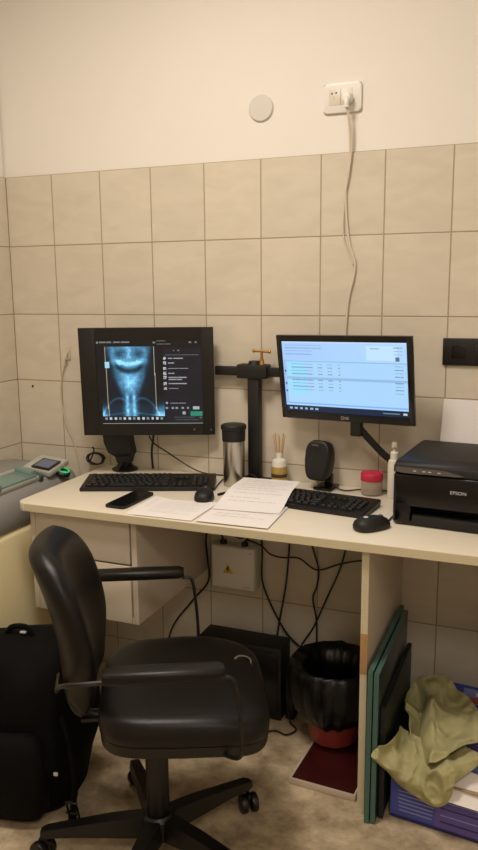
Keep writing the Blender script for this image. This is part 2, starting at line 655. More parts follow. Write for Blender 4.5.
def xray(x, y):
    """Neck and jaw radiograph in the pixel frame of the viewer window."""
    a = (x - 171) / 87.0
    t = (y - 90) / 225.0
    hw = 0.92 - 0.18 * t / 0.27 if t < 0.27 else 0.74 - 0.42 * smooth(0.27, 0.80, t)
    aa = abs(a)
    inten = 0.66 * (1 - smooth(hw - 0.16, hw + 0.07, aa))
    inten *= 0.55 + 0.45 * smooth(0.0, 0.5, hw - aa)
    # orbits, sinus, nose
    inten *= 1 - 0.55 * g(aa - 0.36, 0.17) * g(t - 0.10, 0.06)
    inten += 0.35 * g(a, 0.09) * g(t - 0.06, 0.12)
    inten += 0.35 * g(aa - 0.42, 0.30) * g(t - 0.22, 0.05)
    # mouth crescent
    yy = t - 0.350 + 0.30 * a * a
    inten *= 1 - 0.88 * g(yy, 0.040) * (1 - smooth(0.42, 0.62, aa))
    inten += 0.50 * g(t - 0.245 + 0.18 * a * a, 0.030) * (1 - smooth(0.40, 0.62, aa))
    inten += 0.22 * g(aa - 0.62, 0.09) * g(t - 0.10, 0.13)
    inten *= 1 - 0.5 * g(aa - 0.66, 0.10) * g(t - 0.33, 0.10)
    # chin and hyoid glow
    inten += 0.45 * g(a, 0.34) * g(t - 0.50, 0.13)
    # spine
    if t > 0.6:
        seg = 0.5 + 0.5 * math.sin(t * 62)
        inten += (0.25 + 0.25 * seg) * g(aa - 0.13, 0.055) * smooth(0.6, 0.72, t)
        inten *= 1 - 0.45 * g(a, 0.07) * smooth(0.62, 0.75, t)
        inten += 0.22 * g(a, 0.25) * smooth(0.6, 0.9, t)
    # shoulders and ribs
    if t > 0.66:
        inten += 0.80 * smooth(0.74, 1.12, aa) * smooth(0.80, 1.02, t + 0.1 * (aa - 0.9))
        inten += 0.30 * g(t - (0.98 - 0.24 * (1 - (aa - 0.45) ** 2 * 2.4)), 0.02) * smooth(0.1, 0.3, aa)
        inten += 0.22 * g(t - (0.94 + 0.05 * aa), 0.014) * smooth(0.15, 0.3, aa)
        inten += 0.10 * smooth(0.75, 0.9, t)
    n = noise.noise(Vector((x * 0.07, y * 0.07, 2.0))) * 0.5 + noise.noise(Vector((x * 0.19, y * 0.19, 5.0))) * 0.35
    inten = max(0.0, inten * (1 + 0.55 * n) + 0.03)
    i2 = min(inten, 1.25)
    return (12 + 100 * i2 ** 1.4, 17 + 165 * i2 ** 1.05, 22 + 200 * i2 ** 0.95)


def rect(x, y, x0, x1, y0, y1):
    return x0 <= x <= x1 and y0 <= y <= y1


def dash(x, y, x0, x1, yc, h=2.2, seed=0.0):
    return rect(x, y, x0, x1, yc - h / 2, yc + h / 2) and noise.noise(Vector((x * 0.21, yc, seed))) > -0.45


LIST = ((128, 300, 350), (143, 300, 320), (160, 300, 368), (176, 300, 320), (189, 300, 360), (196, 300, 345), (209, 300, 360), (225, 300, 332))


def ui_dark(s, t):
    x, y = 62 + 350 * s, 68 + 274 * t
    c = (10, 11, 13)
    if x > 284 and y > 94:
        c = (19, 20, 29)
    if dash(x, y, 76, 175, 75.5, 4, 1):
        c = (112, 112, 112)
    if rect(x, y, 66, 72, 73, 79) or rect(x, y, 252, 260, 74, 79) or dash(x, y, 266, 296, 72) or dash(x, y, 266, 310, 82, 3):
        c = (120, 118, 116)
    if rect(x, y, 371, 378, 75, 79) or rect(x, y, 390, 397, 75, 79):
        c = (120, 118, 116)
    right = 262 if y < 250 else 284
    if rect(x, y, 76 if y > 258 else 88, right, 90, 315):
        c = xray(x, y)
    if (abs(x - 93 - (y - 90) * 0.012) < 0.9 or abs(x - 254 - (y - 90) * 0.015) < 0.9) and 90 < y < 315:
        c = (178, 170, 140)
    if rect(x, y, 91, 105, 138, 158):
        c = (150, 205, 225)
    if rect(x, y, 76, 284, 317, 330):
        c = (9, 12, 18)
        k = (x - 86) / 15.6
        if abs(k - round(k)) < 0.26 and abs(y - 323) < 3.6 and 0 <= round(k) <= 12:
            c = (176, 188, 196) if round(k) % 3 else (120, 130, 138)
    if 74 < x < 413 and abs(y - 340) < 1.1:
        c = (150, 150, 146)
    if rect(x, y, 290, 402, 116, 118):
        c = (96, 100, 106)
    if rect(x, y, 318, 322, 101, 105) or rect(x, y, 332, 338, 101, 105):
        c = (120, 124, 130)
    for yc, x0, x1 in LIST:
        if dash(x, y, x0, x1, yc, 2.6, 3):
            c = (146, 150, 156)
        if yc != 196 and rect(x, y, 284, 293, yc - 4.5, yc + 4.5) and noise.noise(Vector((x * 0.4, y * 0.4, yc))) > -0.15:
            c = (182, 186, 190)
    if dash(x, y, 303, 356, 273, 3, 4) or rect(x, y, 288, 296, 269, 276):
        c = (150, 156, 160)
    for k in (291, 311, 325, 345, 362):
        if rect(x, y, k - 4, k + 4, 286, 293):
            c = (128, 136, 142)
    if rect(x, y, 378, 400, 284, 294):
        c = (150, 170, 172)
    if rect(x, y, 370, 410, 300, 315):
        c = (34, 128, 104)
    if rect(x, y, 344, 354, 301, 311):
        c = (150, 158, 160)
    if dash(x, y, 316, 385, 320, 2, 6) or dash(x, y, 318, 396, 328, 2, 7) or rect(x, y, 400, 408, 318, 323):
        c = (84, 90, 92)
    return c


def ui_light(s, t):
    x, y = 1000 * s, 560 * t
    c = (166, 208, 248)
    if y < 150:
        c = (163, 200, 246)
        c = tuple(k + 10 * smooth(0, 1000, x) for k in c)
        if y < 14:
            c = (190, 215, 248)
        for yc in (30, 52, 74, 100):
            if dash(x, y, 20, 330 if yc < 60 else 250, yc, 5, yc):
                c = (138, 168, 210)
        if rect(x, y, 690, 925, 30, 135):
            c = (188, 222, 250)
        if rect(x, y, 720, 790, 44, 50):
            c = (140, 170, 205)
        if rect(x, y, 915, 945, 108, 138):
            c = (84, 110, 138)
        for yc in (40, 66, 90):
            if dash(x, y, 900, 965, yc, 5, 8):
                c = (128, 152, 186)
    else:
        if rect(x, y, 40, 190, 160, 420):
            c = (150, 216, 252)
        if 150 < y < 160 or abs(y - 290) < 9:
            c = (146, 182, 220)
        if rect(x, y, 0, 28, 150, 500):
            c = (150, 190, 240)
        for k in range(9):
            yc = 178 + 26 * k
            if yc > 270:
                yc += 22
            if yc > 400:
                break
            for x0, x1 in ((70, 250), (290, 330), (375, 415), (460, 480), (905, 970)):
                if dash(x, y, x0, x1, yc, 5, x0):
                    c = (118, 150, 192)
        for yc in (230, 330, 390):
            if rect(x, y, 8, 22, yc, yc + 14):
                c = (60, 90, 140)
        if 488 < y < 500:
            c = (128, 176, 236)
    if y > 512:
        c = (14, 34, 62)
        k = (x - 40) / 44
        if abs(k - round(k)) < 0.28 and 0 <= round(k) <= 5 and abs(y - 536) < 10:
            c = (150, 176, 196)
        if dash(x, y, 800, 930, 536, 8, 2):
            c = (110, 130, 150)
        if rect(x, y, 955, 985, 528, 545):
            c = (190, 200, 206)
    return c


def frame(b, w, h, l, r_, t, bt, d, m, mw, y0=0.0):
    """A bezel ring around an opening, facing -Y, from y0 back to y0+d."""
    b.box(mw @ Vector((-w / 2 + l / 2, y0 + d / 2, 0)), (l, d, h), m, rot=mw.to_3x3().to_4x4(), bev=0.0012)
    b.box(mw @ Vector((w / 2 - r_ / 2, y0 + d / 2, 0)), (r_, d, h), m, rot=mw.to_3x3().to_4x4(), bev=0.0012)
    b.box(mw @ Vector(((l - r_) / 2, y0 + d / 2, h / 2 - t / 2)), (w - l - r_, d, t), m, rot=mw.to_3x3().to_4x4())
    b.box(mw @ Vector(((l - r_) / 2, y0 + d / 2, -h / 2 + bt / 2)), (w - l - r_, d, bt), m, rot=mw.to_3x3().to_4x4())


# monitor with the radiograph
m1 = thing('monitor', 'square black monitor showing a blue neck x-ray', 'monitor', (0.640, -0.136, DT), R(20.6))
mw = T((0, 0, 1.125 - DT)) @ RX(R(4.4))
W1, H1 = 0.45, 0.368
l, r_, t_, bt = 0.055, 0.040, 0.040, 0.038
b = MB()
frame(b, W1, H1, l, r_, t_, bt, 0.014, M['bezel'], mw)
bz = b.build('bezel', m1)
for dx in (0.155, 0.212):
    MB().sphere(mw @ Vector((dx, -0.0005, -H1 / 2 + 0.018)), (0.0035, 0.002, 0.0035), M['stripgrey'], seg=10, rings=6).build('button', bz)
b = MB()
b.box(mw @ Vector((0, 0.020, 0)), (W1 - 0.01, 0.016, H1 - 0.01), M['bezel'], rot=mw.to_3x3().to_4x4(), bev=0.004)
b.box(mw @ Vector((0, 0.031, 0.0)), (W1 * 0.6, 0.01, H1 * 0.6), M['bezel'], rot=mw.to_3x3().to_4x4(), bev=0.004)
b.build('back_cover', m1)
screen('screen', W1 - l - r_, H1 - t_ - bt, 210, 165, ui_dark, m1, mw @ T(((l - r_) / 2, 0.004, (bt - t_) / 2)), screen_mat('radiograph_screen', 1.0))
# stand: neck to one side of the centre, foot behind the keyboard
inv = Matrix.Translation((0.640, -0.136, DT)) @ RZ(R(20.6))
inv = inv.inverted()
b = MB()
lp = []
for (cx, cy, z, hx, hy) in ((0.494, -0.055, DT + 0.028, 0.020, 0.014), (0.494, -0.055, DT + 0.052, 0.026, 0.016), (0.494, -0.070, DT + 0.070, 0.040, 0.018),
                            (0.494, -0.090, DT + 0.110, 0.043, 0.018), (0.508, -0.120, DT + 0.158, 0.043, 0.018), (0.516, -0.128, DT + 0.21, 0.043, 0.016)):
    lp.append([inv @ Vector((cx + sx * hx, cy + sy * hy + sx * hx * 0.35, z)) for sx, sy in ((-1, -1), (1, -1), (1, 1), (-1, 1))])
b.rings(lp, M['blackmatte'])
nk = b.build('stand_neck', m1)
b = MB()
b.lathe([(0, 0), (0.046, 0), (0.047, 0.006), (0.03, 0.016), (0.02, 0.03), (0, 0.03)], M['blackgloss'], inv @ Vector((0.492, -0.052, DT + 0.0005)))
b.build('stand_foot', m1)

# widescreen monitor with the record table
m2 = thing('monitor', 'widescreen black monitor showing a pale blue data table', 'monitor', (1.315, -0.138, DT), R(-9.2))
mw = T((0, 0, 1.160 - DT)) @ RX(R(8.2)) @ RY(R(-1.0))
W2, H2 = 0.44, 0.268
l, r_, t_, bt = 0.017, 0.018, 0.019, 0.024
b = MB()
frame(b, W2, H2, l, r_, t_, bt, 0.012, M['bezel2'], mw)
bz = b.build('bezel', m2)
b = MB()
b.box(mw @ Vector((0, 0.015, 0)), (W2 - 0.008, 0.012, H2 - 0.008), M['bezel2'], rot=mw.to_3x3().to_4x4(), bev=0.004)
b.box(mw @ Vector((0, 0.026, -0.03)), (W2 * 0.5, 0.014, H2 * 0.55), M['bezel2'], rot=mw.to_3x3().to_4x4(), bev=0.005)
b.build('back_cover', m2)
screen('screen', W2 - l - r_, H2 - t_ - bt, 230, 140, ui_light, m2, mw @ T(((l - r_) / 2, 0.003, (bt - t_) / 2)), screen_mat('table_screen', 0.95))
text_mesh('LG', 0.011, 0.0003, M['silver'], 'logo', bz, mw @ T((0.004, -0.0006, -H2 / 2 + 0.011)) @ RX(R(90)))
b = MB()
b.lathe([(0.0042, -0.0004), (0.0052, -0.0004), (0.0052, 0.0004), (0.0042, 0.0004), (0.0042, -0.0004)], M['silver'], mw @ Vector((-0.010, -0.0006, -H2 / 2 + 0.011)), rot=mw.to_3x3().to_4x4() @ RX(R(90)), seg=18)
b.build('logo_ring', bz)
inv2 = (T((1.315, -0.138, DT)) @ RZ(R(-9.2))).inverted()
b = MB()
b.box(inv2 @ Vector((1.352, -0.107, 1.02)), (0.034, 0.028, 0.075), M['blackmatte'], bev=0.004)
b.build('stand_bracket', m2)
b = MB()
arm = [(1.362, -0.098, 1.002), (1.395, -0.085, 0.962), (1.430, -0.07, 0.922), (1.468, -0.052, 0.885), (1.49, -0.042, 0.84), (1.497, -0.04, 0.80)]
b.tube([inv2 @ Vector(p) for p in arm], 0.011, M['blackmatte'], seg=10)
b.build('stand_arm', m2)
b = MB()
b.lathe([(0, 0), (0.03, 0), (0.03, 0.006), (0.014, 0.012), (0, 0.012)], M['blackmatte'], inv2 @ Vector((1.497, -0.04, DT + 0.0005)))
b.build('stand_foot', m2)

# pole mount with two arms and a brass knob
mt = thing('monitor_mount', 'black clamp-on pole with two side arms between the two monitors', 'monitor mount', (0.992, -0.045, DT))
b = MB()
b.box((0.01, -0.012, 0.007), (0.105, 0.062, 0.012), M['blackmatte'], bev=0.003)
b.build('base_plate', mt)
MB().box((0, 0, 0.19), (0.040, 0.034, 0.36), M['blackmatte'], bev=0.004).build('pole', mt)
b = MB()
b.box((-0.003, 0, 0.373), (0.105, 0.05, 0.046), M['blackmatte'], bev=0.005)
b.cyl((0.0, 0, 0.39), (0.0, 0, 0.407), 0.024, M['blackmatte'], r1=0.018)
b.build('clamp_block', mt)
MB().box((-0.097, 0.016, 0.370), (0.10, 0.018, 0.030), M['blackmatte'], bev=0.003).build('arm', mt)
MB().box((0.10, -0.004, 0.372), (0.115, 0.018, 0.030), M['blackmatte'], bev=0.003).build('arm', mt)
b = MB()
b.cyl((0.026, -0.002, 0.396), (0.026, -0.002, 0.412), 0.010, M['brass'], r1=0.007)
b.cyl((0.026, -0.002, 0.412), (0.026, -0.002, 0.436), 0.0045, M['brass'])
b.cyl((-0.001, -0.002, 0.440), (0.053, -0.002, 0.438), 0.0042, M['brass'])
b.sphere((-0.001, -0.002, 0.440), (0.006, 0.006, 0.006), M['brass'], seg=10, rings=6)
b.sphere((0.053, -0.002, 0.438), (0.006, 0.006, 0.006), M['brass'], seg=10, rings=6)
b.build('brass_knob', mt)


# ------------------------------------------------------------------ keyboards and mice
def keyboard(label, loc, rz, W, D):
    k = thing('keyboard', label, 'keyboard', loc, rz, 'black keyboards on the desk')
    b = MB()
    b.rings([[Vector((sx * W / 2 * e, sy * D / 2 * e, z + (0.009 if sy > 0 and z > 0 else 0))) for sx, sy in ((-1, -1), (1, -1), (1, 1), (-1, 1))]
             for e, z in ((0.99, 0.0), (1.0, 0.003), (1.0, 0.010), (0.985, 0.013))], M['keyb'])
    b.build('body', k)
    proto = {}

    def key(x, y, w):
        z = 0.0135 + 0.009 * (y + D / 2) / D
        if w not in proto:
            b = MB()
            b.box((0, 0, 0.003), (w, 0.0145, 0.007), M['key'], bev=0.0012, seg=1, taper=(0.86, 0.82))
            o = b.build('key', k)
            proto[w] = o
        else:
            o = proto[w].copy()
            COL.objects.link(o)
            o.parent = k
        o.location = (x, y, z)
        o.rotation_euler = (math.atan2(0.009, D), 0, 0)
    u = (W - 0.03) / 22.2
    x0 = -W / 2 + 0.015
    y0 = -D / 2 + 0.022
    pitch = (D - 0.045) / 5.3
    kw = round(u * 0.86, 4)
    rows = [
        [(0, 1.3), (1.35, 1.2), (2.6, 1.2), (3.9, 5.6), (9.6, 1.2), (10.9, 1.2), (12.2, 1.2), (13.5, 1.3)],
        [(0, 2.1)] + [(2.2 + i, 1) for i in range(10)] + [(12.25, 2.6)],
        [(0, 1.7)] + [(1.8 + i, 1) for i in range(11)] + [(12.85, 2.0)],
        [(0, 1.5)] + [(1.55 + i, 1) for i in range(12)] + [(13.6, 1.25)],
        [(i, 1) for i in range(13)] + [(13.05, 1.8)],
        [(0, 1), (2, 1), (3, 1), (4, 1), (5, 1), (6.5, 1), (7.5, 1), (8.5, 1), (9.5, 1), (11, 1), (12, 1), (13, 1), (14, 0.9)],
    ]
    n = 0
    for j, row in enumerate(rows):
        y = y0 + pitch * (j + (0.3 if j == 5 else 0))
        for x, w in row:
            key(x0 + (x + w / 2) * u, y, round(w * u * (0.86 if w < 1.05 else 0.93), 4))
            n += 1
        if j in (0, 4):
            for i in range(3):
                key(x0 + (15.4 + i) * u + u / 2, y, kw)
                n += 1
        if j == 1:
            key(x0 + 16.9 * u, y, kw)
            n += 1
        if j < 5:
            for i in range(3 if j else 2):
                key(x0 + (18.9 + i) * u + u / 2, y, kw)
                n += 1
    return k


kb1 = keyboard('black keyboard standing in front of the x-ray monitor', (0.684, -0.220, DT + 0.0005), R(21.0), 0.436, 0.150)
kb2 = keyboard('black keyboard half covered by papers, below the widescreen monitor', (1.224, -0.245, DT + 0.0005), R(-7.2), 0.44, 0.145)


def mouse(label, loc, rz, s=1.0):
    o = thing('computer_mouse', label, 'mouse', loc, rz, 'black mice on the desk')
    b = MB()
    lp = []
    for z, e in ((0.0, 0.90), (0.004, 1.0), (0.014, 1.0), (0.024, 0.90), (0.031, 0.70), (0.035, 0.42), (0.0362, 0.12)):
        lp.append([Vector((v.x * (1 - 0.12 * (v.y / 0.055)), v.y + (0.006 * z / 0.036 * -1), z)) * s for v in superellipse(0.031 * e, 0.055 * e, 2.5, 28)])
    b.rings(lp, M['blackmatte'])
    b.build('body', o, angle=60)
    b = MB()
    b.cyl((-0.0035 * s, 0.026 * s, 0.029 * s), (0.0035 * s, 0.026 * s, 0.029 * s), 0.0075 * s, M['stripgrey'], seg=16)
    b.build('scroll_wheel', o)
    return o


ms1 = mouse('black mouse beside the steel tumbler at the end of the x-ray keyboard', (0.924, -0.307, DT + 0.0005), R(16), 0.94)
ms2 = mouse('black mouse on the bare desk in front of the printer', (1.474, -0.418, DT + 0.0005), R(-42))
MB().sphere((0.0, -0.022, 0.0355), (0.007, 0.007, 0.002), M['silver'], seg=12, rings=6).build('badge', ms2)
tag(MB().tube([(1.500, -0.385, DT + 0.014), (1.503, -0.365, DT + 0.006), (1.504, -0.32, DT + 0.004), (1.512, -0.22, DT + 0.004), (1.515, -0.12, DT + 0.004), (1.515, -0.03, DT + 0.004)],
              0.0022, M['cable'], seg=6).build('mouse_cable', recenter=True), 'thin black cable running from the mouse back along the printer side', 'cable')
tag(MB().tube([(1.268, -0.055, DT + 0.008), (1.31, -0.075, DT + 0.004), (1.36, -0.040, DT + 0.004), (1.42, -0.035, DT + 0.004), (1.455, -0.03, DT + 0.004)],
              0.0022, M['cable'], seg=6).build('speaker_cable', recenter=True), 'thin black cable on the desk from the speaker past the crimson lidded jar', 'cable')

tag(MB().tube([(0.906, -0.255, DT + 0.012), (0.912, -0.21, DT + 0.004), (0.895, -0.13, DT + 0.004), (0.880, -0.04, DT + 0.004)],
              0.002, M['cable'], seg=6).build('mouse_cable', recenter=True), 'thin black cable running back from the mouse beside the tumbler', 'cable')

# ------------------------------------------------------------------ printer
pr = thing('printer', 'black all-in-one inkjet printer at the end of the desk', 'printer', (1.514, -0.358, DT + 0.0005), R(-4.5))
PW, PD, PH = 0.375, 0.285, 0.188
b = MB()
b.box((PW / 2, PD / 2, 0.100), (PW, PD, 0.096), M['blackgloss'], bev=0.012, seg=3)
b.box((0.026, PD / 2, 0.036), (0.052, PD, 0.070), M['blackgloss'], bev=0.012, seg=3)
b.box((PW - 0.026, PD / 2, 0.036), (0.052, PD, 0.070), M['blackgloss'], bev=0.012, seg=3)
b.box((PW / 2, PD / 2 + 0.06, 0.04), (PW - 0.03, PD - 0.13, 0.074), M['blackmatte'])
b.box((PW / 2, 0.03, 0.008), (PW - 0.06, 0.05, 0.014), M['blackmatte'], bev=0.003)
b.build('body', pr)
b = MB()
b.box((PW / 2, 0.016, 0.0185), (PW - 0.108, 0.030, 0.026), M['blackmatte'], bev=0.004)
b.build('output_tray', pr)
b = MB()
ll = []
for z, i0, f0 in ((0.148, 0.002, 0.002), (0.165, 0.002, 0.002), (0.178, 0.006, 0.010), (0.185, 0.016, 0.026), (0.187, 0.022, 0.034)):
    ll.append([Vector(p) for p in ((i0, f0, z), (PW - i0, f0, z), (PW - i0, PD - 0.01, z), (i0, PD - 0.01, z))])
b.rings(ll, M['blackmatte'])
b.build('scanner_lid', pr, angle=50)
b = MB()
b.prism([(0.008, 0.151), (0.008, 0.164), (0.14, 0.163), (0.19, 0.153), (0.17, 0.150), (0.03, 0.148)], 0.0, 0.004, M['stripgrey'], mw=T((0, 0.001, 0)) @ RX(R(90)))
cp = b.build('control_panel', pr)
b = MB()
for x in (0.06, 0.085, 0.10, 0.125):
    b.box((x, -0.0036, 0.1565), (0.008, 0.001, 0.002), M['ink'])
b.build('panel_icons', cp)
text_mesh('EPSON', 0.0125, 0.0003, M['silver'], 'logo', pr, T((0.176, -0.0006, 0.106)) @ RX(R(90)), 1.12)

# sheets standing in the rear feeder
b = MB()
c0 = [Vector((1.590, -0.034, 0.90)), Vector((1.802, -0.034, 0.90)), Vector((1.808, -0.006, 1.092)), Vector((1.598, -0.006, 1.096))]
b.rings([[c0[0], c0[1], c0[2], c0[3]], [p + Vector((0, 0.0025, 0)) for p in c0]], M['paper'])
tag(b.build('paper_stack', recenter=True), 'white blank paper standing up in the back of the printer', 'paper')


# ------------------------------------------------------------------ papers
def sheet(label, corners, z, lines, curl=0.0, seed=1):
    b = MB()
    P = [Vector((x, y, 0)) for x, y in corners]      # back-left, back-right, front-right, front-left
    n = 10

    def at(u, v, dz=0.0):
        p = P[0].lerp(P[1], u).lerp(P[3].lerp(P[2], u), v)
        p.z = z + dz - curl * smooth(0.35, 1.0, v)
        return p
    tb = bmesh.new()
    top = [[tb.verts.new(at(i / n, j / n, 0.0006)) for i in range(n + 1)] for j in range(n + 1)]
    bot = [[tb.verts.new(at(i / n, j / n, 0.0)) for i in range(n + 1)] for j in range(n + 1)]
    for j in range(n):
        for i in range(n):
            tb.faces.new((top[j][i], top[j + 1][i], top[j + 1][i + 1], top[j][i + 1]))
            tb.faces.new((bot[j][i], bot[j][i + 1], bot[j + 1][i + 1], bot[j + 1][i]))
    for i in range(n):
        tb.faces.new((top[0][i], top[0][i + 1], bot[0][i + 1], bot[0][i]))
        tb.faces.new((top[n][i], bot[n][i], bot[n][i + 1], top[n][i + 1]))
        tb.faces.new((top[i][0], bot[i][0], bot[i + 1][0], top[i + 1][0]))
        tb.faces.new((top[i][n], top[i + 1][n], bot[i + 1][n], bot[i][n]))
    b.add(tb, M['paper'])
    rnd = random.Random(seed)
    for v0, u0, u1 in lines:
        u = u0
        while u < u1:
            w = min(rnd.uniform(0.05, 0.16), u1 - u)
            b.quad([at(u, v0 + 0.012, 0.0009), at(u + w, v0 + 0.012, 0.0009), at(u + w, v0, 0.0009), at(u, v0, 0.0009)], M['ink'])
            u += w + 0.02
    return tag(b.build('paper_sheet', recenter=True), label, 'paper', 'printed sheets on the desk')


LN = [(0.08, 0.12, 0.5), (0.14, 0.12, 0.9), (0.24, 0.12, 0.88), (0.31, 0.12, 0.7), (0.40, 0.12, 0.9), (0.47, 0.12, 0.8), (0.55, 0.12, 0.9), (0.66, 0.12, 0.6), (0.74, 0.12, 0.85)]
sheet('topmost printed sheet lying over the half covered keyboard', [(0.985, -0.130), (1.175, -0.118), (1.200, -0.395), (0.995, -0.415)], DT + 0.0318, LN, 0.0255, 1)
sheet('printed sheet at the desk front edge, tucked under the topmost sheet', [(0.992, -0.250), (1.195, -0.245), (1.212, -0.528), (1.000, -0.533)], DT + 0.004, LN[4:], 0.0, 2)
sheet('printed sheet lying flat in front of the mouse by the tumbler', [(0.800, -0.365), (0.985, -0.335), (0.985, -0.532), (0.800, -0.535)], DT + 0.0022, LN[1:], 0.0, 3)
sheet('faint printed sheet lying flat beside the smartphone', [(0.765, -0.330), (0.90, -0.375), (0.93, -0.528), (0.772, -0.531)], DT + 0.0008, LN[1:7], 0.0, 4)

# ------------------------------------------------------------------ phone, tumbler, diffuser, speaker, jar, spray
ph = thing('smartphone', 'black smartphone lying on the desk in front of the keyboard', 'phone', (0.7165, -0.406, DT + 0.0008), R(-2.0))
b = MB()
b.prism([(p.x, p.y) for p in superellipse(0.0365, 0.0905, 9, 44)], 0.0, 0.008, M['blackmatte'], bev=0.0015)
b.build('case', ph)
b = MB()
b.prism([(p.x, p.y) for p in superellipse(0.0335, 0.0865, 9, 44)], 0.008, 0.0086, M['blackgloss'])
b.build('screen', ph)

tu = thing('travel_tumbler', 'tall stainless steel travel tumbler with black lid', 'tumbler', (0.944, -0.115, DT + 0.0005))
b = MB()
b.lathe([(0, 0), (0.034, 0), (0.0355, 0.003), (0.0355, 0.145), (0.037, 0.150), (0.037, 0.158), (0, 0.158)], M['steel'], seg=36)
b.build('body', tu)
b = MB()
b.lathe([(0, 0.150), (0.038, 0.150), (0.039, 0.186), (0.042, 0.190), (0.042, 0.2), (0.038, 0.204), (0.02, 0.205), (0, 0.205)], M['blackmatte'], seg=36)
b.build('lid', tu)

df = thing('reed_diffuser', 'small white reed diffuser bottle with ochre label and reeds', 'diffuser', (1.079, -0.048, DT + 0.0005))
b = MB()
b.lathe([(0, 0), (0.024, 0), (0.026, 0.003), (0.026, 0.070), (0.023, 0.080), (0.011, 0.087), (0.0105, 0.106), (0.008, 0.106), (0.008, 0.09), (0, 0.09)], M['ceramic'])
b.build('bottle', df)
b = MB()
b.lathe([(0.0263, 0.016), (0.0266, 0.016), (0.0266, 0.060), (0.0263, 0.060), (0.0263, 0.016)], M['yellowlabel'])
b.lathe([(0.0264, 0.024), (0.0268, 0.024), (0.0268, 0.036), (0.0264, 0.036), (0.0264, 0.024)], M['darklabel'])
b.build('paper_label', df)
for k in range(8):
    a = 2 * math.pi * k / 8 + 0.3
    MB().cyl((0.003 * math.cos(a), 0.003 * math.sin(a), 0.05), (0.020 * math.cos(a), 0.014 * math.sin(a), 0.166 + 0.008 * math.sin(3 * k)), 0.0013, M['reed'], seg=6).build('reed', df)

sp = thing('desk_speaker', 'small black desktop speaker standing against the tiles', 'speaker', (1.232, -0.052, DT + 0.0005), R(-8))
b = MB()
lp = []
tilt = RX(R(-8))
for y, e in ((-0.034, 0.86), (-0.030, 0.96), (-0.016, 1.0), (0.02, 0.92), (0.03, 0.8)):
    loop = []
    for v in superellipse(0.045, 0.066, 4.0, 32):
        wd = 1.0 - 0.17 * abs(v.y - 0.01) / 0.066 * (1.0 if v.y > 0 else 0.8)
        loop.append(T((-0.008, -0.006, 0.092)) @ tilt @ Vector((v.x * e * wd, y, v.y * e)))
    lp.append(loop)
b.rings(lp, M['blackmatte'])
body = b.build('cabinet', sp, angle=40)
b = MB()
b.prism([(v.x * (1.0 - 0.17 * abs(v.y - 0.01) / 0.066), v.y) for v in superellipse(0.037, 0.057, 4, 32)], 0, 0.002, M['blackmatte'], mw=T((-0.008, -0.006, 0.092)) @ tilt @ T((0, -0.0345, 0)) @ RX(R(90)))
gr = b.build('grille', sp)
b = MB()
b.box((-0.008, -0.05, 0.150), (0.022, 0.002, 0.004), M['stripgrey'], rot=tilt)
b.build('badge', gr)
b = MB()
b.box((0.012, -0.004, 0.006), (0.062, 0.074, 0.010), M['blackgloss'], bev=0.003)
b.box((0.016, 0.008, 0.026), (0.026, 0.022, 0.046), M['blackgloss'], bev=0.005)
b.build('stand', sp)

jr = thing('plastic_jar', 'small clear plastic jar with a crimson lid', 'jar', (1.396, -0.076, DT + 0.0005))
MB().lathe([(0, 0), (0.031, 0), (0.033, 0.004), (0.033, 0.046), (0.031, 0.05), (0.029, 0.05), (0.0305, 0.044), (0.0305, 0.006), (0, 0.005)], M['jarclear'], seg=32).build('body', jr)
MB().lathe([(0, 0.046), (0.034, 0.046), (0.035, 0.049), (0.035, 0.068), (0.033, 0.071), (0, 0.071)], M['pink'], seg=32).build('lid', jr)

sb = thing('spray_bottle', 'slim white spray bottle standing behind the printer corner', 'bottle', (1.467, -0.090, DT + 0.0005))
MB().lathe([(0, 0), (0.0185, 0), (0.0195, 0.003), (0.0195, 0.105), (0.017, 0.118), (0.010, 0.123), (0, 0.123)], M['bottle']).build('body', sb)
b = MB()
b.lathe([(0, 0.118), (0.0125, 0.118), (0.0125, 0.142), (0.009, 0.146), (0, 0.146)], M['ceramic'])
b.build('collar', sb)
b = MB()
b.lathe([(0, 0.146), (0.0055, 0.146), (0.0055, 0.156), (0.0095, 0.158), (0.0095, 0.172), (0.007, 0.176), (0, 0.176)], M['offwhite'])
b.cyl((0, 0, 0.166), (0, -0.014, 0.166), 0.003, M['offwhite'], seg=10)
b.build('spray_head', sb)

# ------------------------------------------------------------------ on the wall
PY = 0.008
ol = thing('wall_socket', 'white wall socket plate with a plug in it, high on the cream wall', 'socket', (1.264, PY, 1.955))
b = MB()
b.prism([(v.x, v.y) for v in superellipse(0.060, 0.044, 9, 44)], 0, 0.011, M['whiteplastic'], mw=T((0, 0, 0.044)) @ RX(R(90)), bev=0.0035)
b.build('plate', ol)
b = MB()
b.box((-0.004, -0.0112, 0.046), (0.074, 0.002, 0.046), M['socketgrey'], bev=0.0008)
b.box((-0.004, -0.0118, 0.046), (0.0008, 0.002, 0.046), M['hole'])
for x, z in ((-0.031, 0.057), (-0.018, 0.058)):
    b.cyl((x, -0.0118, z), (x, -0.0126, z), 0.0028, M['hole'], seg=12)
b.box((-0.025, -0.0122, 0.044), (0.004, 0.001, 0.008), M['silver'])
b.build('socket_insert', ol)
pc = thing('power_cable', 'white power cord hanging from the high wall socket down behind the widescreen monitor', 'cable', (1.285, PY, 1.30))
b = MB()
b.cyl((0.0, -0.014, 0.692), (0.0, -0.046, 0.690), 0.017, M['whiteplastic'], r1=0.013, seg=18, bev=0.003)
b.tube([(0, -0.038, 0.695), (0.002, -0.045, 0.680), (0.002, -0.044, 0.662)], 0.008, M['whiteplastic'], seg=10)
b.build('plug', pc)
b = MB()
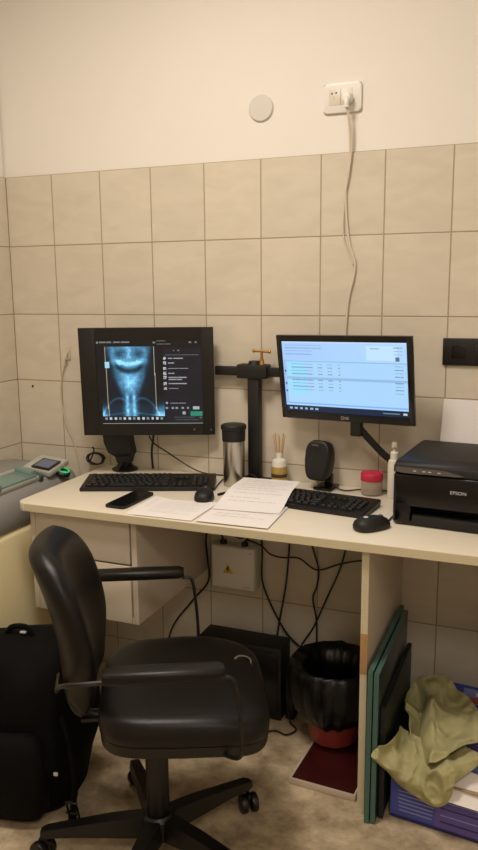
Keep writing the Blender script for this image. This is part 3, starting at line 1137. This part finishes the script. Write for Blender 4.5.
b.tube([(0.002, -0.043, 0.664), (0.006, -0.030, 0.625), (0.008, -0.018, 0.56), (0.004, -0.015, 0.50), (-0.004, -0.015, 0.44), (-0.001, -0.015, 0.35), (0.010, -0.015, 0.27), (0.028, -0.015, 0.21), (0.024, -0.015, 0.16), (0.010, -0.015, 0.10), (0.002, -0.016, 0.0), (0.0, -0.018, -0.08)],
       0.0034, M['offwhite'], seg=8)
b.build('cord', pc)
b = MB()
b.tube([(0.004, -0.043, 0.668), (0.011, -0.030, 0.62), (0.014, -0.020, 0.56), (0.006, -0.019, 0.48), (-0.007, -0.017, 0.40), (-0.010, -0.017, 0.30), (0.006, -0.015, 0.24), (0.022, -0.015, 0.205)],
       0.0022, M['offwhite'], seg=6)
b.build('second_strand', pc)
ds = thing('blanking_cover', 'round white blank cover plate on the cream wall', 'cover plate', (1.0, PY, 1.952))
MB().lathe([(0, 0.0), (0.041, 0.0), (0.041, 0.004), (0.038, 0.008), (0, 0.009)], M['cover'], (0, 0, 0.041), rot=RX(R(90)), seg=40).build('disc', ds)
bp = thing('wall_socket', 'dark brown wide socket plate on the tiles above the printer', 'socket', (1.684, 0, 1.199))
b = MB()
b.box((0, -0.005, 0.041), (0.19, 0.010, 0.082), M['bezel'], bev=0.003)
b.build('plate', bp)
b = MB()
b.box((-0.048, -0.0095, 0.041), (0.040, 0.003, 0.040), M['blackgloss'], bev=0.001)
b.build('socket_insert', bp)
b = MB()
b.box((0.02, -0.0095, 0.041), (0.040, 0.003, 0.040), M['blackmatte'], bev=0.001)
b.build('socket_insert', bp)

hk = thing('wall_hook', 'small white hook on the tiles beside the x-ray monitor', 'hook', (0.238, 0, 1.175))
b = MB()
b.box((0, -0.003, 0.028), (0.018, 0.006, 0.050), M['tilecord'], bev=0.003)
b.build('back_plate', hk)
MB().tube([(0, -0.006, 0.036), (0, -0.018, 0.022), (0, -0.022, 0.008), (0, -0.012, 0.004)], 0.004, M['tilecord'], seg=8).build('prong', hk)
tag(MB().tube([(0.232, -0.012, 1.176), (0.205, -0.008, 1.10), (0.200, -0.006, 1.02), (0.215, -0.006, 0.94), (0.245, -0.006, 0.87), (0.26, -0.006, 0.80), (0.27, -0.006, 0.74)], 0.003, M['tilecord'], seg=6)
    .build('hanging_cord', recenter=True), 'thin cream cord hanging down the tiles from the small white hook', 'cable')
tag(MB().lathe([(0, 0), (0.004, 0), (0.004, 0.003), (0, 0.003)], M['hole'], (0.069, 0, 1.073), rot=RX(R(90)), seg=14).build('wall_plug', recenter=True), 'tiny dark screw plug in a tile near the room corner', 'screw plug')

jb = thing('junction_box', 'white electrical box with yellow warning sticker on the tiles under the desk', 'electrical box', (0.909, 0, 0.396))
b = MB()
b.box((0, -0.025, 0.077), (0.162, 0.050, 0.154), M['whiteplastic'], bev=0.004)
b.build('housing', jb)
MB().box((0, -0.051, 0.077), (0.156, 0.004, 0.148), M['whiteplastic'], bev=0.0015).build('cover', jb)
b = MB()
b.prism([(-0.020, -0.016), (0.020, -0.016), (0.0, 0.019)], 0, 0.0006, M['sticker'], mw=T((-0.018, -0.0531, 0.072)) @ RX(R(90)))
b.prism([(-0.003, 0.010), (0.004, 0.010), (0.001, 0.001), (0.006, 0.001), (-0.003, -0.012), (-0.0005, -0.003), (-0.006, -0.003)], 0, 0.0004, M['stickerink'], mw=T((-0.018, -0.0538, 0.071)) @ RX(R(90)))
b.build('warning_sticker', jb)
for x in (-0.045, 0.035):
    MB().cyl((x, -0.025, 0.152), (x, -0.025, 0.166), 0.012, M['blackmatte'], seg=16).build('cable_gland', jb)
b = MB()
b.box((0.05, -0.0534, 0.012), (0.026, 0.0006, 0.004), M['ink'])
b.cyl((0.066, -0.0528, 0.138), (0.066, -0.0540, 0.138), 0.004, M['ink'], seg=12)
b.build('cover_print', jb)


# ------------------------------------------------------------------ cables under and on the desk
def cable(label, pts, r=0.003, m='cable', name='cable'):
    return tag(MB().tube(pts, r, M[m], seg=7).build(name, recenter=True), label, 'cable')


yc = -0.018
U = DT - 0.029
cable('black cable from the electrical box sagging down and across to the bin', [(0.944, -0.025, 0.564), (0.975, yc, 0.60), (1.000, yc, 0.590), (1.006, yc, 0.53), (1.005, yc, 0.431), (1.04, yc, 0.34), (1.098, yc, 0.245), (1.16, yc, 0.19), (1.20, yc, 0.12)], 0.0032)
cable('black cable dropping nearly straight to the dark box under the desk', [(1.12, -0.03, U), (1.110, yc - 0.008, 0.64), (1.108, yc - 0.008, 0.572), (1.098, yc - 0.008, 0.45), (1.086, yc - 0.008, 0.37), (1.066, yc - 0.008, 0.25), (1.055, yc - 0.008, 0.10), (1.055, yc - 0.008, 0.01)], 0.0034)
cable('black wavy cable dropping from the desk into the space behind the bin', [(1.165, -0.03, U), (1.172, yc + 0.009, 0.62), (1.190, yc + 0.009, 0.55), (1.207, yc + 0.009, 0.490), (1.200, yc + 0.009, 0.43), (1.187, yc + 0.009, 0.385), (1.20, yc + 0.009, 0.31), (1.202, yc + 0.009, 0.22), (1.20, yc + 0.009, 0.06), (1.20, yc + 0.009, 0.005)], 0.003)
cable('black cable slanting down from the support panel side to the bin', [(1.318, -0.03, U), (1.312, yc - .008, 0.64), (1.306, yc - .008, 0.596), (1.283, yc - .008, 0.506), (1.24, yc - .008, 0.40), (1.195, yc - .008, 0.29), (1.15, yc - .008, 0.21), (1.13, yc - .008, 0.12)], 0.003)
cable('black cable swagged across the tiles from the electrical box to the support panel', [(0.955, -0.03, 0.575), (1.006, yc - .014, 0.562), (1.04, yc - .014, 0.535), (1.085, yc - .014, 0.528), (1.144, yc - .014, 0.533), (1.207, yc - .014, 0.500), (1.283, yc - .014, 0.530), (1.357, yc - .014, 0.552), (1.46, yc - .014, 0.56)], 0.003)
cable('thick black cable sagging just below the desktop near the support panel', [(1.14, -0.06, U), (1.19, -0.05, 0.625), (1.26, -0.05, 0.595), (1.36, -0.05, 0.60), (1.462, -0.05, 0.64)], 0.0042)
cable('black cable arching from the box top up under the drawer side', [(0.862, -0.025, 0.564), (0.85, -0.028, 0.60), (0.815, -0.03, 0.61), (0.798, -0.03, 0.56), (0.796, -0.02, 0.50), (0.80, -0.02, 0.40), (0.74, -0.03, 0.32), (0.66, -0.05, 0.20), (0.62, -0.05, 0.01)], 0.0035)
cable('short thick black lead curving over the top of the electrical box', [(0.88, -0.05, 0.62), (0.93, -0.045, 0.585), (0.98, -0.04, 0.61), (1.03, -0.04, 0.66), (1.06, -0.05, U)], 0.0045)
cable('thick black lead hanging from the x-ray monitor down to the desk', [(0.628, -0.075, 0.96), (0.598, -0.03, 0.91), (0.585, -0.02, 0.86), (0.585, -0.015, DT + 0.004)], 0.0042)
cable('thin black lead drooping from the x-ray monitor across the tiles to the pole', [(0.60, -0.075, 0.955), (0.60, -0.04, 0.90), (0.66, -0.03, 0.86), (0.74, -0.025, 0.815), (0.80, -0.02, DT + 0.004), (0.90, -0.02, DT + 0.004), (0.925, -0.03, DT + 0.004)], 0.0026)
# coil behind the desk corner
pts = []
for k in range(34):
    a = k / 33 * 2 * math.pi * 2.6
    pts.append((0.358 + 0.038 * math.cos(a) * (1 - 0.2 * k / 33), -0.032 + 0.006 * math.sin(a * 0.5) - 0.010 * k / 33, DT + 0.027 + 0.021 * math.sin(a)))
pts += [(0.352, -0.036, DT + 0.058), (0.346, -0.036, DT + 0.070)]
tag(MB().tube(pts, 0.0030, M['cable'], seg=6, smooth=3).build('cable_coil', recenter=True), 'coiled black cable against the tiles at the back corner of the desk', 'cable')
tag(MB().tube([(1.00, -0.10, DT + 0.004), (0.975, -0.085, DT + 0.012), (0.985, -0.075, DT + 0.03), (1.015, -0.085, DT + 0.02), (1.03, -0.12, DT + 0.004)], 0.0025, M['cable'], seg=6)
    .build('cable', recenter=True), 'small black cable loop at the foot of the monitor pole', 'cable')
pn = thing('pen', 'black pen lying between the tumbler and the papers', 'pen', (0.972, -0.215, DT + 0.0045), R(62))
MB().cyl((-0.05, 0, 0), (0.045, 0, 0), 0.004, M['blackmatte'], seg=12).build('barrel', pn)
MB().cyl((0.045, 0, 0), (0.065, 0, 0), 0.0044, M['blackgloss'], r1=0.003, seg=12).build('cap', pn)

# ------------------------------------------------------------------ under the desk
eb = thing('equipment_box', 'black box on the floor under the desk behind the chair seat', 'box', (0.975, -0.115, 0))
MB().box((0, 0, 0.130), (0.30, 0.10, 0.258), M['blackmatte'], bev=0.004).build('case', eb)
MB().box((0, -0.0515, 0.13), (0.28, 0.004, 0.23), M['blackgloss'], bev=0.001).build('front_panel', eb)
ad = thing('power_strip', 'small power strip standing beside the black box under the desk', 'power strip', (1.148, -0.12, 0))
MB().box((0, 0, 0.065), (0.030, 0.05, 0.128), M['blackmatte'], bev=0.004).build('body', ad)
MB().box((0, -0.003, 0.139), (0.028, 0.04, 0.020), M['torn'], bev=0.004).build('plug', ad)
tag(MB().tube([(1.15, -0.15, 0.03), (1.16, -0.17, 0.008), (1.19, -0.20, 0.006), (1.17, -0.24, 0.006), (1.13, -0.23, 0.006), (1.10, -0.25, 0.006)], 0.003, M['cable'], seg=6)
    .build('cable', recenter=True), 'black cable lying on the floor beside the bin', 'cable')

rb = thing('floor_board', 'dark red square board with a pale rim lying on the floor under the bin', 'board', (1.362, -0.315, 0), R(-3))
MB().box((0, 0, 0.009), (0.190, 0.30, 0.017), M['redglass'], bev=0.002).build('board', rb)
b = MB()
for x in (-0.0975, 0.0975):
    b.box((x, 0, 0.0105), (0.006, 0.312, 0.020), M['rim'], bev=0.001)
for y in (-0.153, 0.153):
    b.box((0, y, 0.0105), (0.19, 0.006, 0.020), M['rim'], bev=0.001)
b.build('rim', rb)

bn = thing('waste_bin', 'dull red waste bin lined with a black bag under the desk', 'bin', (1.318, -0.212, 0.0215))
b = MB()
b.lathe([(0, 0), (0.070, 0), (0.075, 0.004), (0.103, 0.240), (0.107, 0.245), (0.103, 0.247), (0.099, 0.240), (0.071, 0.006), (0, 0.006)], M['binred'], seg=40)
b.build('bucket', bn)
b = MB()
lp = []
for z, r, wob in ((0.12, 0.07, 0.04), (0.20, 0.084, 0.03), (0.245, 0.095, 0.02), (0.257, 0.118, 0.02), (0.262, 0.130, 0.02), (0.254, 0.139, 0.02), (0.22, 0.1445, 0.02), (0.18, 0.145, 0.02), (0.13, 0.134, 0.035), (0.095, 0.113, 0.04), (0.075, 0.094, 0.045)):
    loop = []
    for k in range(96):
        a = 2 * math.pi * k / 96
        q = 1 + wob * (noise.noise(Vector((math.cos(a) * 3, math.sin(a) * 3, z * 8))) * 1.5 + 1.8 * noise.noise(Vector((math.cos(a) * 9, math.sin(a) * 9, z * 7))))
        dz = 0.012 * noise.noise(Vector((math.cos(a) * 3.2, math.sin(a) * 3.2, 7))) * (1 if z < 0.1 else 0.6)
        rr = r * q
        if z < 0.29:
            rr = max(rr, 0.0795 + 0.033 * z / 0.24 + 0.002) if r > 0.09 and z > 0.05 and lp and len(lp) > 3 else rr
        loop.append(Vector((rr * math.cos(a), rr * math.sin(a), z + dz)))
    lp.append(loop)
b.rings(lp, M['binbag'], cap=False)
tb = bmesh.new()
fv = [tb.verts.new(p) for p in lp[0]]
tb.faces.new(fv)
b.add(tb, M['binbag'])
b.build('bin_liner', bn, angle=60)


# sea-green panels leaning along the support panel
def panel(label, x0, y0, ln, h, lean, thick, fm, em):
    o = thing('green_panel', label, 'panel', (x0, y0, 0.001), 0.0, 'sea-green panels beside the desk support')
    rot = RY(R(lean))
    MB().box(rot @ Vector((thick / 2, ln / 2, h / 2)), (thick, ln, h), M[fm], rot=rot, bev=0.0015).build('sheet', o)
    b = MB()
    b.box(rot @ Vector((thick / 2, -0.0012, h / 2)), (thick + 0.001, 0.0024, h), M[em], rot=rot)
    b.box(rot @ Vector((thick / 2, ln / 2, h + 0.0012)), (thick + 0.001, ln, 0.0024), M[em], rot=rot)
    b.build('edge_strip', o)
    return o


panel('sea-green flat panel closest to the desk support', 1.497, -0.548, 0.455, 0.442, 0.3, 0.012, 'tealface', 'tealedge')
panel('sea-green flat panel sandwiched between two other panels', 1.513, -0.545, 0.43, 0.437, 0.3, 0.012, 'tealface', 'tealedge')
panel('dark narrow panel closest to the blue carton', 1.529, -0.515, 0.40, 0.33, 0.2, 0.012, 'tealdk', 'tealdk')

# ------------------------------------------------------------------ blue carton with cloth
bx = thing('carton', 'blue printed open cardboard carton on the floor beside the green panels', 'carton', (1.557, -0.495, 0.001), R(-6))
cw, cd, ch = 0.31, 0.40, 0.135
b = MB()
b.box((cw / 2, 0.002, ch / 2), (cw, 0.004, ch), M['blue'])
b.box((cw / 2, cd - 0.002, 0.11), (cw, 0.004, 0.22), M['blue'])
b.box((0.002, cd / 2, ch / 2), (0.004, cd - 0.008, ch), M['blue'])
b.box((cw - 0.002, cd / 2, ch / 2), (0.004, cd - 0.008, ch), M['blue'])
b.box((cw / 2, cd / 2, 0.002), (cw - 0.008, cd - 0.008, 0.004), M['cardboard'])
b.build('walls', bx)
b = MB()
b.box((0.214, -0.0005, ch / 2), (0.185, 0.001, ch - 0.004), M['violet'])
rnd = random.Random(5)
for j in range(6):
    z = 0.028 + 0.0115 * j
    b.box((0.070, -0.0012, z), (rnd.uniform(0.07, 0.10), 0.0008, 0.0035), M['bluepale'])
for j in range(4):
    b.box((0.212, -0.0016, 0.03 + 0.02 * j), (0.15, 0.0008, 0.003), M['bluepale'] if j % 2 else M['navy'])
b.box((cw / 2, -0.0018, 0.006), (cw, 0.0008, 0.008), M['navy'])
b.build('front_print', bx)
b = MB()
b.box((0.15, cd - 0.0055, 0.188), (0.085, 0.002, 0.050), M['bluepale'])
b.box((0.145, cd - 0.007, 0.178), (0.05, 0.001, 0.020), M['redprint'])
b.box((0.165, cd - 0.007, 0.200), (0.04, 0.001, 0.012), M['paper'])
b.build('picture_print', bx)
MB().box((0.205, 0.03, ch + 0.004), (0.20, 0.10, 0.003), M['cardboard'], rot=RX(R(-14)), bev=0.001).build('front_flap', bx)
# smaller blue carton inside and torn paper
ib = thing('carton', 'smaller blue box lying inside the open carton behind the cloth', 'carton', (1.79, -0.30, 0.006), R(-6))
MB().box((0, 0, 0.10), (0.15, 0.17, 0.198), M['violet'], bev=0.003).build('case', ib)
MB().box((-0.01, -0.0862, 0.13), (0.09, 0.001, 0.08), M['bluepale']).build('front_print', ib)
b = MB()
pp = [Vector(p) for p in ((1.665, -0.548, 0.125), (1.84, -0.56, 0.118), (1.85, -0.50, 0.170), (1.76, -0.49, 0.182), (1.69, -0.50, 0.162))]
b.rings([pp, [p + Vector((0, 0.004, -0.002)) for p in pp]], M['paper'])
tag(b.build('torn_paper', recenter=True), 'torn white paper sticking out of the carton below the cloth', 'paper')

CLOTH_TOP = [[(1.553, -0.220, 0.222), (1.569, -0.200, 0.250), (1.606, -0.150, 0.258), (1.654, -0.150, 0.258), (1.696, -0.200, 0.243)],
 [(1.558, -0.310, 0.222), (1.594, -0.260, 0.212), (1.635, -0.310, 0.263), (1.673, -0.250, 0.230), (1.765, -0.310, 0.260)],
 [(1.583, -0.380, 0.216), (1.605, -0.340, 0.198), (1.647, -0.430, 0.247), (1.700, -0.380, 0.236), (1.794, -0.410, 0.269)],
 [(1.604, -0.440, 0.213), (1.621, -0.420, 0.184), (1.662, -0.510, 0.239), (1.710, -0.460, 0.229), (1.779, -0.470, 0.266)],
 [(1.627, -0.460, 0.201), (1.645, -0.490, 0.196), (1.673, -0.550, 0.224), (1.712, -0.520, 0.243), (1.761, -0.490, 0.259)]]
CLOTH_LOW = [[(1.561, -0.400, 0.229), (1.589, -0.400, 0.211), (1.637, -0.440, 0.215), (1.703, -0.440, 0.224), (1.745, -0.450, 0.228)],
 [(1.552, -0.515, 0.232), (1.572, -0.460, 0.206), (1.630, -0.480, 0.202), (1.705, -0.500, 0.217), (1.780, -0.500, 0.235)],
 [(1.508, -0.570, 0.228), (1.559, -0.530, 0.201), (1.615, -0.515, 0.173), (1.692, -0.550, 0.208), (1.771, -0.520, 0.214)],
 [(1.516, -0.570, 0.206), (1.580, -0.555, 0.172), (1.643, -0.550, 0.144), (1.702, -0.560, 0.163), (1.737, -0.540, 0.184)],
 [(1.541, -0.545, 0.173), (1.594, -0.540, 0.136), (1.656, -0.545, 0.100), (1.700, -0.545, 0.109), (1.723, -0.535, 0.137)]]


def cloth_sheet(name, grid, m, parent, amp, seed):
    """Refine a grid of drape points into a thick rumpled sheet."""
    n = 10
    rows = len(grid)
    colsn = len(grid[0])

    def cat(p, t):
        i = min(int(t), len(p) - 2)
        f = t - i
        a, b_, c, d = p[max(i - 1, 0)], p[i], p[i + 1], p[min(i + 2, len(p) - 1)]
        return 0.5 * ((2 * b_) + (c - a) * f + (2 * a - 5 * b_ + 4 * c - d) * f * f + (3 * b_ - a - 3 * c + d) * f ** 3)
    G = [[Vector(p) for p in r] for r in grid]
    me = MB()
    tb = bmesh.new()
    V = []
    for j in range((rows - 1) * n + 1):
        row = []
        for i in range((colsn - 1) * n + 1):
            p = cat([cat(r, i / n) for r in G], j / n)
            k = noise.noise(Vector((p.x * 15, p.y * 9, p.z * 9 + seed)))
            k2 = noise.noise(Vector((p.x * 34, p.y * 24, p.z * 24 - seed)))
            rid = max(0.0, 1 - abs(k) * 3.2) ** 1.3 + 0.35 * max(0.0, 1 - abs(k2) * 3.0)
            p = p + Vector((0.10, -0.75, 0.55)) * amp * (rid - 0.45)
            q = p * 13.0
            p = p + 0.016 * Vector((noise.noise(q + Vector((4, seed, 0))), 0.4 * noise.noise(q + Vector((0, 9, seed))), noise.noise(q + Vector((seed, 0, 5)))))
            row.append(tb.verts.new(p))
        V.append(row)
    for a, b_ in zip(V, V[1:]):
        for i in range(len(a) - 1):
            tb.faces.new((a[i], b_[i], b_[i + 1], a[i + 1]))
    me.add(tb, m)
    o = me.build(name, parent, angle=80, sub=1)
    s = o.modifiers.new('thick', 'SOLIDIFY')
    s.thickness = 0.002
    return o


cl = thing('cloth', 'crumpled khaki cloth draped over the blue carton', 'cloth', (0, 0, 0))
cloth_sheet('upper_fold', CLOTH_TOP, M['cloth'], cl, 0.030, 3)
cloth_sheet('lower_fold', CLOTH_LOW, M['cloth'], cl, 0.024, 9)

# ------------------------------------------------------------------ backpack
bg = thing('backpack', 'bulky black backpack slumped on the floor behind the chair', 'bag', (0.535, -0.745, 0), R(10))
b = MB()
lp = []
for z, a, c in ((0.002, 0.13, 0.11), (0.012, 0.165, 0.14), (0.08, 0.19, 0.155), (0.18, 0.195, 0.155), (0.28, 0.19, 0.148), (0.36, 0.185, 0.140), (0.42, 0.175, 0.125), (0.455, 0.145, 0.095), (0.475, 0.08, 0.04)):
    loop = []
    for v in superellipse(a, c, 3.2, 48):
        d = 0.0 if z < 0.02 else 0.045 * noise.noise(Vector((v.x * 7, v.y * 7, z * 8))) + 0.010 * noise.noise(Vector((v.x * 24, v.y * 24, z * 30)))
        q = 1 + d / max(0.06, v.length)
        loop.append(Vector((v.x * q + 0.02 * z, v.y * q, z + (0.0 if z < 0.02 else 0.012 * noise.noise(Vector((v.x * 8, v.y * 8, 3 + z)))))))
    lp.append(loop)
b.rings(lp, M['bag'])
b.build('main_compartment', bg, angle=70)
b = MB()
lp = []
for z, a, c in ((0.02, 0.12, 0.03), (0.05, 0.14, 0.045), (0.15, 0.145, 0.05), (0.23, 0.135, 0.042), (0.26, 0.11, 0.02)):
    lp.append([Vector((v.x, v.y - 0.15, z)) for v in superellipse(a, c, 3, 32)])
b.rings(lp, M['bag'])
b.build('front_pocket', bg, angle=60)
MB().tube([(-0.04, 0.0, 0.455), (-0.02, 0.0, 0.492), (0.03, 0.0, 0.495), (0.05, 0.0, 0.455)], 0.008, M['bag'], seg=8).build('top_handle', bg)
b = MB()
b.box((0.02, -0.005, 0.4835), (0.018, 0.012, 0.005), M['tag'], bev=0.001)
b.build('zip_tag', bg)
b = MB()
b.tube([(0.17, -0.10, 0.30), (0.205, -0.13, 0.22), (0.215, -0.135, 0.12), (0.20, -0.12, 0.05), (0.21, -0.14, 0.012), (0.24, -0.15, 0.010)], 0.009, M['bag'], seg=8)
sp_ = b.build('shoulder_strap', bg)
b = MB()
for dx in (-0.014, 0.014):
    b.tube([(0.215 + dx, -0.165, 0.085), (0.225 + dx, -0.170, 0.055), (0.222 + dx, -0.168, 0.03)], 0.0035, M['blackgloss'], seg=6)
for z in (0.088, 0.058, 0.03):
    b.cyl((0.200, -0.166, z), (0.234, -0.168, z), 0.0035, M['blackgloss'], seg=8)
b.build('buckle', sp_)
MB().box((0.175, -0.163, 0.165), (0.012, 0.004, 0.010), M['tag'], bev=0.001).build('zip_pull', bg)

# ------------------------------------------------------------------ office chair
chair = thing('office_chair', 'worn black leatherette office chair on castors in front of the desk', 'chair', (1.035, -0.86, 0), R(27))
b = MB()
b.lathe([(0, 0.065), (0.040, 0.065), (0.042, 0.075), (0.042, 0.118), (0.034, 0.128), (0, 0.128)], M['chairplastic'])
b.build('hub', chair)
b = MB()
b.cyl((0, 0, 0.125), (0, 0, 0.30), 0.029, M['chairplastic'], bev=0.003)
b.cyl((0, 0, 0.30), (0, 0, 0.395), 0.020, M['chairmetal'])
b.build('gas_column', chair)
legp = None
parts = []
for k in range(5):
    a = R(33 + 72 * k)
    rot = RZ(a)
    b = MB()
    lp = []
    for x, hw, z0, z1 in ((0.036, 0.024, 0.068, 0.122), (0.12, 0.022, 0.070, 0.115), (0.22, 0.019, 0.072, 0.100), (0.285, 0.017, 0.070, 0.090), (0.300, 0.012, 0.070, 0.084)):
        lp.append([rot @ Vector(p) for p in ((x, -hw, z0), (x, hw, z0), (x, hw * 0.8, z1), (x, -hw * 0.8, z1))])
    b.rings(lp, M['chairplastic'])
    lg = b.build('leg', chair)
    b = MB()
    ca = RZ(a) @ T((0.288, 0, 0)) @ RZ(R(70 + 40 * k))
    for s in (-1, 1):
        b.cyl(ca @ Vector((-0.012, s * 0.006, 0.0265)), ca @ Vector((-0.012, s * 0.024, 0.0265)), 0.026, M['chairplastic'], seg=22, bev=0.003)
    b.box(ca @ Vector((-0.006, 0, 0.040)), (0.034, 0.010, 0.030), M['chairplastic'], rot=ca.to_3x3().to_4x4(), bev=0.003)
    b.cyl(ca @ Vector((0, 0, 0.04)), ca @ Vector((0, 0, 0.072)), 0.006, M['chairmetal'], seg=10)
    b.build('caster', lg)
# mechanism and shell
b = MB()
b.box((0.03, 0, 0.402), (0.22, 0.16, 0.022), M['chairmetal'], bev=0.004)
b.box((-0.10, 0, 0.403), (0.16, 0.05, 0.010), M['chairmetal'], bev=0.003)
b.build('seat_mechanism', chair)


def seat_loop(z, e, drop=0.0):
    out = []
    for v in superellipse(0.202, 0.222, 4.6, 64):
        x, y = v.x, v.y
        if x < 0:
            y *= 1 - 0.06 * (-x / 0.202)
        q = Vector((x * e + 0.072, y * e + 0.006, z))
        q.z -= drop * smooth(0.10, 0.27, q.x) * 1.0
        out.append(q)
    return out


b = MB()
b.rings([seat_loop(0.406, 0.90, 0.01), seat_loop(0.411, 0.985, 0.012), seat_loop(0.436, 0.99, 0.012)], M['chairplastic'])
b.build('seat_shell', chair, angle=50)
b = MB()
b.rings([seat_loop(0.434, 0.97, 0.012), seat_loop(0.440, 1.0, 0.013), seat_loop(0.462, 1.005, 0.016), seat_loop(0.484, 0.99, 0.02), seat_loop(0.496, 0.95, 0.022),
         seat_loop(0.4995, 0.86, 0.02), seat_loop(0.500, 0.7, 0.016), seat_loop(0.498, 0.45, 0.01), seat_loop(0.4965, 0.2, 0.0)], M['leather'])
seat = b.build('seat', chair, angle=70)
# torn strip at the far front corner of the seat
b = MB()
b.tube([(0.205, 0.085, 0.486), (0.218, 0.105, 0.485), (0.238, 0.110, 0.479), (0.248, 0.095, 0.476), (0.246, 0.075, 0.476), (0.252, 0.058, 0.473), (0.262, 0.045, 0.466)], 0.0045, M['torn'], seg=8)
tr = b.build('torn_lining', seat)
tr['label'] = 'pale torn strip at the seat corner'


# backrest: a tall oval pad wrapping forward at its sides
def back_pt(u, v, front):
    """u across -1..1, v up 0..1"""
    zz = 0.475 + 0.398 * v
    half = 0.185 * (1 - 0.28 * (1 - smooth(0.0, 0.45, v))) * (1 if v < 0.62 else math.sqrt(max(0.0, 1 - ((v - 0.62) / 0.41) ** 2.6)))
    y = half * math.copysign(abs(u) ** 0.9, u)
    lean = -0.178 - 0.075 * v ** 1.3 + 0.018 * math.sin(v * math.pi)
    wrap = 0.055 * (abs(y) / 0.212) ** 2
    edge = (1 - abs(u) ** 4) ** 0.5 if abs(u) < 1 else 0.0
    ev = min(1.0, (max(0.0, (v) * (1.0 - v)) * 14)) ** 0.5
    th = 0.040 * edge * ev
    return Vector((lean + wrap + (th if front else -th), y, zz))


NU, NV = 26, 24
tb = bmesh.new()
F = [[tb.verts.new(back_pt(-1 + 2 * i / NU, j / NV, True)) for i in range(NU + 1)] for j in range(NV + 1)]
B = [[tb.verts.new(back_pt(-1 + 2 * i / NU, j / NV, False)) for i in range(NU + 1)] for j in range(NV + 1)]
for j in range(NV):
    for i in range(NU):
        tb.faces.new((F[j][i], F[j][i + 1], F[j + 1][i + 1], F[j + 1][i]))
        tb.faces.new((B[j][i], B[j + 1][i], B[j + 1][i + 1], B[j][i + 1]))
for j in range(NV):
    tb.faces.new((F[j][0], F[j + 1][0], B[j + 1][0], B[j][0]))
    tb.faces.new((F[j][NU], B[j][NU], B[j + 1][NU], F[j + 1][NU]))
for i in range(NU):
    tb.faces.new((F[0][i], B[0][i], B[0][i + 1], F[0][i + 1]))
    tb.faces.new((F[NV][i], F[NV][i + 1], B[NV][i + 1], B[NV][i]))
bmesh.ops.remove_doubles(tb, verts=tb.verts, dist=0.0004)
b = MB()
b.add(tb, M['leather'])
b.build('backrest', chair, angle=180, sub=1)
b = MB()
b.tube([(-0.08, 0, 0.402), (-0.165, 0, 0.408), (-0.200, 0, 0.445), (-0.212, 0, 0.56)], 0.013, M['chairmetal'], seg=10)
b.build('back_support', chair)
for sd in (-1, 1):
    y = sd * 0.285
    dx = -0.075 if sd > 0 else 0.0
    b = MB()
    lp = []
    for x, e in ((-0.095, 0.75), (-0.088, 1.0), (0.03, 1.05), (0.143, 1.0), (0.156, 0.7)):
        lp.append([Vector((x + dx, y + v.x, 0.656 + v.y)) for v in superellipse(0.024 * e, 0.0145 * e, 3.0, 24)])
    b.rings(lp, M['leather'])
    pad = b.build('armrest', chair, angle=60)
    b = MB()
    b.tube([(0.150 + dx, y, 0.640), (0.174 + dx, y, 0.636), (0.184 + dx, y, 0.60), (0.192 + dx, y, 0.50), (0.190 + dx, y * 0.96, 0.45), (0.170 + dx, y * 0.8, 0.418), (0.12, y * 0.55, 0.405), (0.06, y * 0.3, 0.404)], 0.0045, M['chairmetal'], seg=8)
    b.build('arm_rod', pad)
    b = MB()
    b.tube([(-0.085 + dx, y, 0.642), (-0.14 + dx * 0.5, y, 0.640), (-0.172 + dx * 0.2, y * 0.95, 0.632), (-0.195, y * 0.8, 0.605), (-0.21, y * 0.55, 0.56), (-0.225, y * 0.1, 0.53)], 0.0055, M['chairmetal'], seg=8)
    b.build('arm_bar', pad)
